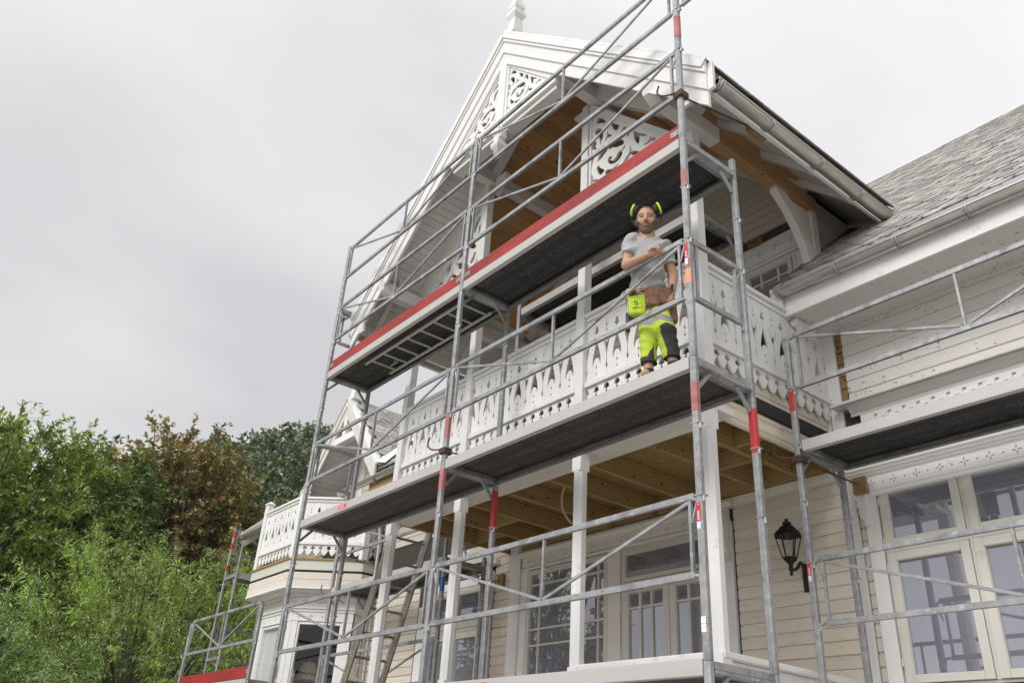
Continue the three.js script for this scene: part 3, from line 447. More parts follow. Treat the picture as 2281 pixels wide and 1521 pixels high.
  // finial
  M('finial', (() => { const g = new THREE.LatheGeometry([[0.1, -0.2], [0.1, 0], [0.125, 0.02], [0.125, 0.05], [0.085, 0.09], [0.09, 0.13], [0.085, 0.27], [0.075, 0.33], [0.12, 0.4], [0.12, 0.46], [0.07, 0.5], [0.1, 0.55], [0.1, 0.62], [0.06, 0.68], [0.05, 0.95], [0.08, 1.0], [0, 1.2]].map((p) => new THREE.Vector2(p[0] * 1.15, p[1])), 4, Math.PI / 4).toNonIndexed(); g.computeVertexNormals(); g.translate(GX - 0.03, GT + 0.06, -0.36); return uvm(g, 1); })(), white, r);
  // gutter along the right eave
  const gx = 0.158, gy = 4.68, gu = P('gutter', house, 'zinc gutter along the right gable eave');
  gutter(gu, V(gx, gy, -0.25), V(gx, gy - 0.03, -3.12), [-0.24, -0.3, -1.0, -1.75, -2.42, -3.0]);
  const gu2 = P('gutter', house, 'zinc gutter along the left gable eave'); gutter(gu2, V(GX - 3.13, gy, -0.22), V(GX - 3.13, gy - 0.03, -3.2), [-0.3, -1.2, -2.2]);
}
function gutter(parent, a, b, straps, R = 0.062) {
  const l = a.distanceTo(b), dir = b.clone().sub(a).normalize(), side = new THREE.Vector3().crossVectors(dir, V(0, 1, 0)).normalize();
  const n = 12, pos = [], uv = [], idx = [];
  for (let s = 0; s <= 8; s++) for (let i = 0; i <= n; i++) { const t = Math.PI + (i / n) * Math.PI, c = a.clone().addScaledVector(dir, (l * s) / 8).addScaledVector(side, Math.cos(t) * R); pos.push(c.x, c.y + Math.sin(t) * R, c.z); uv.push((l * s) / 8, (i / n) * 0.2); }
  for (let s = 0; s < 8; s++) for (let i = 0; i < n; i++) { const k = s * (n + 1) + i; idx.push(k, k + 1, k + n + 1, k + 1, k + n + 2, k + n + 1); }
  const g = new THREE.BufferGeometry(); g.setAttribute('position', new THREE.Float32BufferAttribute(pos, 3)); g.setAttribute('uv', new THREE.Float32BufferAttribute(uv, 2)); g.setIndex(idx); g.computeVertexNormals();
  M('gutter_channel', g, zinc, parent);
  const q = V(0, R * 0.02, 0);
  M('gutter_bead', merge(rod(a.clone().addScaledVector(side, R).add(q), b.clone().addScaledVector(side, R).add(q), 0.011), rod(a.clone().addScaledVector(side, -R).add(q), b.clone().addScaledVector(side, -R).add(q), 0.009)), zinc, parent);
  const cap = new THREE.CircleGeometry(R, 12, Math.PI, Math.PI); for (const e of [a, b]) { const c = cap.clone(); c.applyMatrix4(new THREE.Matrix4().makeBasis(side, V(0, 1, 0), dir).setPosition(e)); M('end_cap', c, zinc, parent); }
  const axis = Math.abs(dir.x) > 0.5 ? 'x' : 'z';
  for (const s of straps) { const t = (s - a[axis]) / (b[axis] - a[axis]); if (t < 0 || t > 1) continue; const c = a.clone().lerp(b, t); const pts = []; for (let i = 0; i <= 10; i++) { const w = Math.PI + (i / 10) * Math.PI; pts.push(c.clone().addScaledVector(side, Math.cos(w) * (R + 0.006)).add(V(0, Math.sin(w) * (R + 0.006), 0))); } for (const o of [-0.012, 0.012]) M('gutter_strap', new THREE.TubeGeometry(new THREE.CatmullRomCurve3(pts.map((p) => p.clone().addScaledVector(dir, o))), 10, 0.007, 5), zinc, parent); }
}

// ---------------------------------------------------------------- main roof: wing on the right, strip on the left
const tileGeo = (() => { const w = 0.186, L = 0.2, s = new THREE.Shape(); s.moveTo(-w / 2, L); s.lineTo(-w / 2, 0.1); s.bezierCurveTo(-w / 2, 0.03, -w * 0.2, 0, 0, 0); s.bezierCurveTo(w * 0.2, 0, w / 2, 0.03, w / 2, 0.1); s.lineTo(w / 2, L); const out = []; for (let k = 0; k < 4; k++) { const g = new THREE.ExtrudeGeometry(s, { depth: 0.015 + 0.004 * (k % 2), bevelEnabled: false, curveSegments: 4 }); out.push(uvm(g, 1)); } return out; })();
const shotTiles = { n: 0 };
// lay tiles on a slope: origin at the eave, U along the eave, D up the slope; rows overlap. keep(u, d) says where
function slateField(parent, O, U, D, rows_, cols, pitchU, pitchD, keep, singles) {
  const N = new THREE.Vector3().crossVectors(U, D).normalize(), inst = []; let n = 0;
  for (let r = 0; r < rows_; r++) for (let c = 0; c < cols; c++) {
    const u = (c + (r % 2) * 0.5) * pitchU, d = r * pitchD; if (!keep(u, d)) continue;
    const tilt = 0.034 + rr(-0.014, 0.014), q = D.clone().multiplyScalar(Math.cos(tilt)).addScaledVector(N, -Math.sin(tilt)), nn = new THREE.Vector3().crossVectors(U, q);
    const m = new THREE.Matrix4().makeBasis(U, q, nn).setPosition(O.clone().addScaledVector(U, u + rr(-0.008, 0.008)).addScaledVector(D, d - 0.03 + rr(-0.014, 0.014)).addScaledVector(N, 0.018));
    m.multiply(new THREE.Matrix4().makeRotationZ(rr(-0.03, 0.03)));
    if (n < singles) { const t = M('slate_tile', tileGeo[(rnd() * 4) | 0], slates[(rnd() * 5) | 0], parent); t.applyMatrix4(m); n++; } else inst.push(m);
  }
  if (inst.length) for (let k = 0; k < 5; k++) { const part = inst.filter((_, i) => hash3(i, 5, 5) * 5 >= k && hash3(i, 5, 5) * 5 < k + 1); const im = new THREE.InstancedMesh(tileGeo[k % 4], slates[k], part.length); part.forEach((m, i) => im.setMatrixAt(i, m)); im.name = 'slate_course' + (k ? '_' + String(k).padStart(3, '0') : ''); im.castShadow = im.receiveShadow = true; im.userData.kind = 'stuff'; parent.add(im); }
}
{
  const r = P('main_roof', house), cs = 1 / Math.hypot(1, SL), D = V(0, SL * cs, -cs), U = V(1, 0, 0), ye = 3.8;
  const slabG = (x0, x1, z1) => { const L = 0.02; const g = along([[-2.15, ye - 0.03], [-2.15, ye - 0.1], [z1, ye - 0.1 + SL * (-2.15 - z1)], [z1, ye - 0.03 + SL * (-2.15 - z1)]], x0, x1); return g; };
  M('roof_slab', slabG(-0.68, 3.6, -7.6), slates[2], r); M('roof_slab', slabG(-8.6, -5.6, -7.6), slates[2], r); M('roof_slab', slabG(-13.9, -11, -7.6), slates[2], r);
  M('roof_slab', slabG(-8.6, -0.69, -7.58).translate(0, 0, 0).translate(0, -0.02, 0), slates[2], r).visible = true;
  M('roof_slab', (() => { const g = along([[-7.6, 8.95], [-12.2, 4.6], [-12.2, 4.4], [-7.6, 8.8]], -13.9, 3.6); return g; })(), slates[2], r);
  M('ridge_flashing', B(-8, 3.6, 8.97, 9.03, -7.72, -7.55, 0.02), whiteMetal, r);
  const O = V(-3.26, ye, -2.13);
  slateField(r, O, U, D, 48, 32, 0.19, 0.155, (u, d) => { const y = ye + d * SL * cs, x = -3.26 + u; return (y < 4.75 ? x > -0.55 : x > GX + (GT - y) / SL - 0.45) && d < 7.5; }, 170);
  slateField(r, V(-8.3, ye - 0.04, -2.13), U, D, 12, 15, 0.19, 0.155, (u, d) => u < 2.8 && -8.3 + u > -8.25 - (-(d * SL * cs) / 1.15) * -1 - 0.02 || d < 0.1, 60);
  // eave metal, verge board and cover strip at the left end of the wing
  M('eave_flashing', bar(V(-0.62, ye - 0.045, -2.105), V(3.6, ye - 0.045, -2.105), 0.006, 0.085, V(0, 1, 0.2), 0), eaveMetal, r);
  M('verge_flashing', bar(V(-0.635, ye - 0.02, -2.09), V(-0.635, ye - 0.02 + SL * 1.6, -3.69), 0.16, 0.008, V(0, 1, SL), 0), flash, r, 'grey cover strip along the left edge of the wing roof');
  M('verge_board', (() => { const g = ext(shape([[-0.7, 3.44], [-0.6, 3.5], [-0.6, 3.8], [-0.72, 3.78]]), 0.03, 0.003); g.translate(0, 0, -2.125); return g; })(), white, r);
  M('verge_board', bar(V(-0.69, 3.66, -2.14), V(-0.69, 3.66 + SL * 1.3, -3.44), 0.03, 0.2, V(0, 1, SL)), white, r);
  M('fascia', B(-0.62, 3.6, 3.455, 3.66, -2.17, -2.14, 0.004), white, r); M('soffit', B(-0.62, 3.6, 3.475, 3.5, ZW, -2.175), oldWhite, r);
  M('soffit_bracket', (() => { const g = ext(shape([[0, 0.06], [0.3, 0.06], [0.32, 0.02], [0.29, -0.01], [0.26, 0.0], [0.22, -0.03], [0.16, -0.02], [0.1, -0.05], [0, -0.05]]), 0.06, 0.003); g.rotateY(-Math.PI / 2); g.translate(-0.55, 3.4, ZW + 0.26); return g; })(), white, r);
  gutter(P('gutter', house, 'zinc gutter along the wing eave'), V(-0.625, 3.7, -2.07), V(3.6, 3.65, -2.07), [-0.57, 0.02, 0.62, 1.22, 1.82, 2.4], 0.066);
  gutter(P('gutter', house, 'zinc gutter left of the balcony'), V(-5.6, 3.68, -2.08), V(-9.5, 3.62, -2.08), [-6.2, -7.2, -8.3, -9.2], 0.066);
  M('fascia', B(-8.6, -5.6, 3.42, 3.62, -2.17, -2.14), treated, r, 'unpainted fascia board left of the balcony'); M('soffit', B(-9.4, -5.6, 3.4, 3.42, ZW, -2.175), whiteWarm, r);
  M('downpipe', merge(tube([[-9.3, 3.56, -2.1], [-9.3, 3.46, -2.12], [-9.1, 3.25, -2.6], [-9.05, 3.1, -2.68], [-9.05, 1, -2.68], [-9.05, -2, -2.68]], 0.042, 10, 40)), zinc, r);
  // gable side wall above the wing roof and the bracketed post
  const sw = P('gable_side_wall', house); for (let i = 0; i < 14; i++) { const y = 3.7 + i * 0.117; M('siding_board', B(-0.655, -0.632, y, y + 0.112, Math.max(-4.5, -2.2 - (y - 3.6) / SL - 1.6), ZW - 0.03, 0.003), siding, sw); }
  M('wall_post', B(-0.7, -0.52, 4.05, 5.2, ZW - 0.03, ZW + 0.1, 0.02), whiteWarm, sw);
  M('curved_bracket', (() => { const s = new THREE.Shape(); s.moveTo(0, 0); s.lineTo(0.1, -0.06); s.quadraticCurveTo(0.12, 0.5, 0.62, 0.86); s.lineTo(0.6, 0.96); s.lineTo(0.5, 0.95); s.quadraticCurveTo(0.1, 0.7, 0.06, 0.4); s.lineTo(0, 0.4); const g = ext(s, 0.07, 0.005); g.rotateY(-Math.PI / 2); g.translate(-0.52, 4.08, ZW + 0.1); return g; })(), whiteWarm, sw);
  M('bracket_web', (() => { const s = new THREE.Shape(); s.moveTo(0, 0.2); s.quadraticCurveTo(0.1, 0.62, 0.5, 0.88); s.lineTo(0, 0.88); const g = ext(s, 0.03); g.rotateY(-Math.PI / 2); g.translate(-0.54, 4.08, ZW + 0.1); return g; })(), whiteWarm, sw);
}

// ---------------------------------------------------------------- small dormer gable on the left
{
  const d = P('dormer', house, 'small gable dormer above the bay'), cx = -9.8, ya = 5.52, sl = 1.15, hw = 1.42;
  for (const s of [1, -1]) {
    for (const [o0, o1, zf] of [[0.02, 0.17, -2.08], [0.15, 0.34, -2.1]]) { const q = [[0, -o0], [s * hw, -o0 - sl * hw], [s * hw, -o1 - sl * hw], [0, -o1]].map(([x, y]) => [cx + x, ya + y]); const g = ext(shape(s > 0 ? q.reverse() : q), 0.03, 0.003); g.translate(0, 0, zf - 0.03); M('bargeboard', g, frameCream, d); }
    M('verge_flashing', bar(V(cx, ya + 0.01, -2.16), V(cx + s * (hw + 0.02), ya + 0.01 - sl * (hw + 0.02), -2.16), 0.2, 0.008, V(s * sl, 1, 0), 0), whiteMetal, d);
    M('roof_slab', bar(V(cx, ya - 0.08, -3.2), V(cx + s * hw, ya - 0.08 - sl * hw, -3.2), 2.1, 0.1, V(s * sl, 1, 0), 0), slates[1], d);
    for (let i = 0; i < 17; i++) { const c = 0.04 + i * 0.078; M('soffit_board', bar(V(cx + s * c, ya - 0.17 - sl * c, -2.15), V(cx + s * c, ya - 0.17 - sl * c, ZW), 0.115, 0.014, V(s * sl, 1, 0)), soffitWhite, d); }
    M('eave_box', B(cx + s * (hw - 0.16), cx + s * (hw - 0.01), ya - 0.36 - sl * hw, ya - 0.2 - sl * hw, -3.1, -2.2), s > 0 ? rawWood : whiteWarm, d);
  }
  M('king_post', B(cx - 0.06, cx + 0.06, 4.78, 5.22, -2.2, -2.1, 0.004), white, d); M('collar_beam', B(cx - 0.58, cx + 0.58, 4.66, 4.79, -2.22, -2.1, 0.004), white, d);
  M('ridge_flashing', B(cx - 0.05, cx + 0.05, ya - 0.03, ya + 0.03, -4, -2.1, 0.02), whiteMetal, d);
  M('finial', (() => { const g = new THREE.LatheGeometry([[0.11, 0], [0.09, 0.2], [0.1, 0.26], [0.15, 0.3], [0.15, 0.38], [0.1, 0.44], [0.1, 0.47], [0, 0.52]].map((p) => new THREE.Vector2(...p)), 4, Math.PI / 4).toNonIndexed(); g.computeVertexNormals(); g.translate(cx, ya, -2.22); return uvm(g, 1); })(), white, d);
  const k = 1 / Math.hypot(1, sl);
  slateField(d, V(cx + hw - 0.02, ya + 0.02 - sl * (hw - 0.02), -2.3), V(0, 0, -1), V(-k, sl * k, 0), 15, 10, 0.19, 0.148, (u, t) => u < (t * sl * k + 0.1) / SL + 0.2 && t < 2.05, 70);
  M('valley_flashing', bar(V(cx + hw + 0.08, 3.9, -2.12), V(cx + 0.1, 5.45, -3.75), 0.16, 0.008, V(0.6, 1, 0.5), 0), whiteMetal, d);
  const z = ZW + 0.03; M('casing', B(-11.15, -10.93, 3.6, 4.75, ZW + 0.01, ZW + 0.05), white, d); M('casing', B(-10.2, -10.02, 3.6, 4.75, ZW + 0.01, ZW + 0.05), white, d); M('casing', B(-11.2, -9.98, 4.6, 4.78, ZW + 0.02, ZW + 0.07), white, d);
  const w = P('dormer_window', d); M('frame', frameGeo(-10.92, -10.21, 3.6, 4.6, z - 0.05, z + 0.02, 0.06), frameCream, w); M('pane', merge(new THREE.PlaneGeometry(0.6, 0.9).translate(-10.565, 4.1, z - 0.01)), glass, w);
  M('muntin', merge(B(-10.58, -10.55, 3.66, 4.54, z - 0.02, z + 0.01), B(-10.86, -10.27, 4.28, 4.31, z - 0.021, z + 0.009), B(-10.86, -10.27, 3.98, 4.01, z - 0.021, z + 0.009)), frameCream, w);
  // far left end of the main eave
  M('verge_flashing', bar(V(-13.95, 3.72, -2.12), V(-13.95, 3.72 + SL * 3.6, -5.72), 0.12, 0.03, V(0, 1, SL)), whiteMetal, house);
  M('verge_board', bar(V(-13.94, 3.55, -2.15), V(-13.94, 3.55 + SL * 3.6, -5.75), 0.04, 0.22, V(0, 1, SL)), white, house);
  gutter(P('gutter', house, 'gutter end at the far left eave'), V(-13.9, 3.6, -2.08), V(-11.3, 3.62, -2.08), [-13.6]);
}
// ---------------------------------------------------------------- bay with its own balcony
const bayPoly = (o) => [[-12.31 - o, ZW], [-12.31 - o, -2.49 + 0.414 * o], [-11.44 - 0.414 * o, -1.62 + o], [-9.96 + 0.414 * o, -1.62 + o], [-9.09 + o, -2.49 + 0.414 * o], [-9.09 + o, ZW + 0.025]];
const prism = (o, y0, y1) => { const g = ext(shape(bayPoly(o).map(([x, z]) => [x, -z])), y1 - y0, 0, 0); g.rotateX(-Math.PI / 2); g.translate(0, y0, 0); return uvm(g, 0); };
{
  const b = P('bay', house, 'octagonal bay with a small balcony on top');
  M('floor_edge', prism(0.075, 2.462, 2.49), treated, b); M('fascia', prism(0.05, 2.302, 2.461), greenWhite, b); M('membrane_strip', prism(0.03, 2.268, 2.301), blackMat, b);
  M('siding_backing', prism(0.03, 2.034, 2.267), siding, b); M('siding_board', prism(0.05, 2.155, 2.26), siding, b); M('siding_board', prism(0.06, 2.038, 2.146), sidings[1], b); M('moulding', prism(0.07, 2.0, 2.033), white, b);
  M('soffit', prism(-0.02, 1.97, 1.999), whiteWarm, b); M('moulding', prism(-0.2, 1.93, 1.969), white, b);
  M('siding_backing', prism(-0.27, 1.759, 1.929), whiteWarm, b); M('siding_board', prism(-0.255, 1.852, 1.928), whiteWarm, b); M('siding_board', prism(-0.25, 1.76, 1.844), whiteWarm, b); M('moulding', prism(-0.2, 1.735, 1.758), white, b); M('moulding', prism(-0.225, 1.69, 1.733), white, b);
  const face = (x, z, ang, len, win) => {
    const f = P('bay_wall', b); f.position.set(x, 0, z); f.rotation.y = ang;
    const y1 = 1.688, [u0, u1, ya, yb] = win;
    M('wall_core', merge(B(0.01, u0, -2.2, y1, -0.12, -0.02), B(u1, len - 0.01, -2.2, y1, -0.12, -0.02), B(u0, u1, yb, y1, -0.12, -0.02), B(u0, u1, -2.2, ya, -0.12, -0.02)), white, f);
    const holes = []; for (let i = 0; i < 5; i++) holes.push(...crossHoles(len * (i + 0.5) / 5, 1.615, 0.04)); const g = ext(shape([[0, 1.545], [len, 1.545], [len, 1.686], [0, 1.686]], holes), 0.02); g.translate(0, 0, 0); M('frieze_board', g, white, f);
    M('casing', merge(B(0.005, u0, -1, 1.54, -0.018, 0.02, 0.004), B(u1, len - 0.005, -1, 1.54, -0.018, 0.02, 0.004)), white, f);
    M('window_frame', frameGeo(u0, u1, ya, yb, -0.07, 0.006, 0.035), white, f);
    const p = new THREE.PlaneGeometry(u1 - u0 - 0.06, yb - ya - 0.06); p.translate((u0 + u1) / 2, (ya + yb) / 2, -0.03); M('pane', p, glassOld, f); return f;
  };
  face(-10.07, -1.876, Math.PI / 4, 1.02, [0.1, 0.85, -0.4, 1.53]);
  const ff = face(-11.33, -1.88, 0, 1.26, [0.1, 1.12, -0.4, 1.53]);
  M('roller_blind', B(0.12, 1.1, -0.35, 1.5, -0.075, -0.06), whiteMetal, ff, 'white blind drawn behind the glass');
  M('bay_wall', merge(B(-9.37, -9.35, -2.2, 1.69, ZW + 0.03, -2.62), B(-12.05, -12.03, -2.2, 1.69, ZW, -2.6)), siding, b); { const f = P('bay_wall', b); f.position.set(-12.05, 0, -2.6); f.rotation.y = -Math.PI / 4; M('wall_core', B(0.01, 1.0, -2.2, 1.69, -0.1, -0.01), white, f); }
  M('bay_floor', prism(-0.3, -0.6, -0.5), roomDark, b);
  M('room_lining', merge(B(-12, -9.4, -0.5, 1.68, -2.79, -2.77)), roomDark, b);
  railing('front railing of the bay balcony', -11.37, -1.615, 0, 1.35, 10, 0); railing('angled railing of the bay balcony', -9.92, -1.66, Math.PI / 4, 1.1, 8, 1); railing('side railing of the bay balcony', -9.095, -2.53, Math.PI / 2, 0.25, 2, 1);
  for (const [x, z, t] of [[-11.43, -1.65, 3.7], [-9.965, -1.655, 3.62], [-9.11, -2.49, 3.62]]) M('newel_post', merge(B(x - 0.06, x + 0.06, 2.49, t, z - 0.06, z + 0.06, 0.006), B(x - 0.075, x + 0.075, t + 0.001, t + 0.03, z - 0.075, z + 0.075, 0.008), (() => { const g = new THREE.ConeGeometry(0.09, 0.05, 4, 1).toNonIndexed(); g.rotateY(Math.PI / 4); g.translate(x, t + 0.056, z); return uvm(g); })()), white, b);
}

// ================================================================ scaffolds
const STEEL = 0.052;
const stdGeo = (() => { const cache = new Map(); return (h) => { const k = h.toFixed(3); if (!cache.has(k)) { const s = STEEL / 2, c = 0.011, g = ext(shape([[-s + c, -s], [s - c, -s], [s, -s + c], [s, s - c], [s - c, s], [-s + c, s], [-s, s - c], [-s, -s + c]]), h, 0, 2); g.rotateX(-Math.PI / 2); cache.set(k, g); } return cache.get(k); }; })();
function standard(sc, x, z, ya, yb, joints = [], mat = galv) {
  const p = P('standard', sc), cuts = [ya, ...joints.filter((j) => j > ya + 0.01 && j < yb - 0.01), yb];
  for (let i = 0; i < cuts.length - 1; i++) { const m = M('tube', stdGeo(cuts[i + 1] - cuts[i] - (i < cuts.length - 2 ? 0.004 : 0)), mat, p); m.position.set(x + rr(-0.002, 0.002), cuts[i], z); }
  for (const j of joints) for (const dy of [-0.5, -1.0]) { if (j + dy < ya || j + dy > yb) continue; M('locking_lug', merge(B(x - 0.03, x + 0.04, j + dy - 0.01, j + dy + 0.002, z - 0.029, z + 0.029, 0.003), rod(V(x + 0.036, j + dy - 0.05, z + 0.01), V(x + 0.036, j + dy - 0.01, z + 0.01), 0.011, 8)), galv, p); }
  return p;
}
function paintBand(parent, x, z, ya, yb, mat, label) { const s = STEEL / 2 + 0.0014, c = 0.0115, g = ext(shape([[-s + c, -s], [s - c, -s], [s, -s + c], [s, s - c], [s - c, s], [-s + c, s], [-s, s - c], [-s, -s + c]]), yb - ya, 0, 2); g.rotateX(-Math.PI / 2); g.translate(x, ya, z); return M('paint_band', g, mat, parent, label); }
function transom(sc, a, b, y) {  // between two standards of a frame, with corner stays
  const p = P('transom', sc), A = V(a[0], y - 0.025, a[1]), Bv = V(b[0], y - 0.025, b[1]), d = Bv.clone().sub(A).normalize();
  M('beam', bar(A.clone().addScaledVector(d, 0.027), Bv.clone().addScaledVector(d, -0.027), 0.045, 0.045), galv, p);
  M('beam', bar(A.clone().addScaledVector(d, 0.027).add(V(0, -0.036, 0)), Bv.clone().addScaledVector(d, -0.027).add(V(0, -0.036, 0)), 0.07, 0.02), galv, p);
  for (const [q, s] of [[A, 1], [Bv, -1]]) M('corner_stay', bar(q.clone().addScaledVector(d, s * 0.17).add(V(0, -0.045, 0)), q.clone().addScaledVector(d, s * 0.03).add(V(0, -0.2, 0)), 0.022, 0.03), galv, p);
}
function guard(sc, a, b, yt, yb, o = 0.045, n = 1) {  // welded guard-rail frame hung outside the standards
  const p = P('guardrail', sc), A = V(a[0], 0, a[1]), E = V(b[0], 0, b[1]), d = E.clone().sub(A).normalize(), l = A.distanceTo(E), at = (t, y) => A.clone().addScaledVector(d, t).add(V(0, y, 0)), sw = rr(-0.006, 0.006);
  M('rail', bar(at(o, yt + sw), at(l - o, yt + sw), 0.03, 0.042), galv, p); M('rail', bar(at(o + 0.02, yb + sw), at(l - o - 0.02, yb + sw), 0.03, 0.042), galv, p);
  for (const t of [o + 0.04, l - o - 0.04]) M('post', bar(at(t, yb + 0.022), at(t, yt - 0.022), 0.022, 0.026), galv, p);
  if (n) { M('post', bar(at(l / 2, yb + 0.022), at(l / 2, yt - 0.022), 0.022, 0.026), galv, p);
    M('brace', bar(at(o + 0.055, yt - 0.03), at(l / 2 - 0.012, yb + 0.03), 0.018, 0.024), galv, p); M('brace', bar(at(l - o - 0.055, yt - 0.03), at(l / 2 + 0.012, yb + 0.03), 0.018, 0.024), galv, p); }
  for (const [t, s] of [[0, 1], [l, -1]]) { M('hook', merge(rod(at(t + s * 0.02, yb - 0.01), at(t + s * 0.075, yb), 0.013, 8), rod(at(t + s * 0.03, yb - 0.055), at(t + s * 0.03, yb - 0.005), 0.011, 8)), galv, p); M('hook', merge(rod(at(t + s * 0.02, yt - 0.025), at(t + s * 0.09, yt - 0.01), 0.013, 8), rod(at(t + s * 0.028, yt - 0.03), at(t + s * 0.075, yt - 0.17), 0.009, 8)), galv, p); }
  return p;
}
const plyTex = (bg, fg, seedn) => canvasTex(2048, 384, (c, W, H) => {
  c.fillStyle = bg; c.fillRect(0, 0, W, H);
  for (let i = 0; i < 900; i++) { const a = hash3(i, seedn, 1), b = hash3(i, seedn, 2); c.fillStyle = 'rgba(120,110,105,' + (0.02 + 0.05 * hash3(i, seedn, 3)) + ')'; c.fillRect(a * W, b * H, 2 + 30 * hash3(i, seedn, 4), 1); }
  for (let r = 0; r < 3; r++) for (let k = -1; k < 4; k++) {
    const x = k * 670 + (r % 2) * 335 + 40 * hash3(r, seedn, 9), y = 90 + r * 122; c.fillStyle = fg; c.globalAlpha = 0.7 + 0.3 * hash3(k, r, seedn);
    c.font = 'bold 70px sans-serif'; c.fillText('JAMAX', x + 66, y + 8, 230);
    c.beginPath(); c.moveTo(x, y - 6); c.lineTo(x + 24, y - 40); c.lineTo(x + 56, y - 18); c.lineTo(x + 56, y + 8); c.lineTo(x + 46, y + 8); c.lineTo(x + 46, y - 10); c.lineTo(x + 36, y - 18); c.lineTo(x + 36, y + 8); c.lineTo(x + 28, y + 8); c.lineTo(x + 28, y - 22); c.lineTo(x + 10, y); c.fill();
    c.font = 'bold 44px sans-serif'; c.fillText('Tlf. 56 30 41 00', x + 330, y - 22, 300); c.fillText('www.alutec.no', x + 345, y + 22, 275);
  }
  c.globalAlpha = 1;
});
const plyBlack = std({ map: plyTex('#1a1919', '#454240', 3), roughness: 0.6 }), plyBrown = std({ map: plyTex('#352e2d', '#5a524f', 5), roughness: 0.6 });
function deck(sc, xa, xb, zf, zr, y, ply, label) {
  const p = P('platform', sc, label), t = 0.03, h = 0.095;
  M('deck_beam', merge(B(xa, xb, y - h, y, zf - t, zf, 0.004), B(xa, xb, y - h - 0.0, y - h + 0.008, zf - t - 0.02, zf - t - 0.001)), alu, p); M('deck_beam', merge(B(xa, xb, y - h, y, zr, zr + t, 0.004), B(xa, xb, y - h, y - h + 0.008, zr + t + 0.001, zr + t + 0.02)), galvDark, p);
  for (const x of [xa + 0.02, xb - 0.02]) M('end_beam', B(x - 0.02, x + 0.02, y - 0.08, y - 0.005, zr + t + 0.002, zf - t - 0.002), galvDark, p);
  const g = new THREE.BoxGeometry(xb - xa - 0.085, 0.042, zf - zr - 2 * t - 0.004); g.translate((xa + xb) / 2, y - 0.025, (zf + zr) / 2); M('plywood_deck', g, ply, p); return p;
}
function sticker(parent, name, w, h, x, y, z, ry, draw, label) { const t = canvasTex(128, Math.round(128 * h / w), draw), g = new THREE.BoxGeometry(w, h, 0.001); g.rotateY(ry); g.translate(x, y, z); return M(name, g, std({ map: t, roughness: 0.4 }), parent, label); }
const redTag = (c, W, H) => { c.fillStyle = '#eef'; c.fillRect(0, 0, W, H); c.fillStyle = '#c22a35'; c.fillRect(0, 0, W, H * 0.72); c.save(); c.translate(W * 0.68, H * 0.66); c.rotate(-Math.PI / 2); c.fillStyle = '#fff'; c.font = 'bold ' + W * 0.56 + 'px sans-serif'; c.fillText('JAMAX', 0, 0, H * 0.5); c.restore(); c.fillStyle = '#fff'; c.beginPath(); c.arc(W / 2, H * 0.07, W * 0.12, 0, 7); c.fill(); c.strokeStyle = '#2b4a9a'; c.lineWidth = W * 0.08; c.strokeRect(W * 0.06, H * 0.75, W * 0.88, H * 0.22); c.fillStyle = '#456'; c.font = W * 0.4 + 'px sans-serif'; c.fillText('B', W * 0.38, H * 0.92); };
const wideTag = (c, W, H) => { c.fillStyle = '#e9b4b6'; c.fillRect(0, 0, W, H); c.fillStyle = '#c8414c'; c.fillRect(4, 4, W - 8, H - 8); c.fillStyle = '#f3dcdc'; c.font = 'bold ' + H * 0.5 + 'px sans-serif'; c.fillText('JAMAX', W * 0.3, H * 0.68, W * 0.6); c.beginPath(); c.arc(W * 0.17, H * 0.5, H * 0.16, 0, 7); c.fill(); };
function tie(sc, a, b, hook = true) { const p = P('wall_tie', sc); M('coupler', B(a.x - 0.045, a.x + 0.05, a.y - 0.03, a.y + 0.03, a.z - 0.05, a.z + 0.05, 0.008), rust, p); M('tie_rod', rod(a, b, 0.008, 8), rust, p); if (hook) M('tie_hook', tube([[a.x - 0.02, a.y + 0.01, a.z + 0.05], [a.x - 0.12, a.y + 0.03, a.z + 0.09], [a.x - 0.17, a.y + 0.09, a.z + 0.1], [a.x - 0.15, a.y + 0.16, a.z + 0.1]], 0.008, 6, 16), rust, p); return p; }
const LB = 3.064, FD = 0.63;
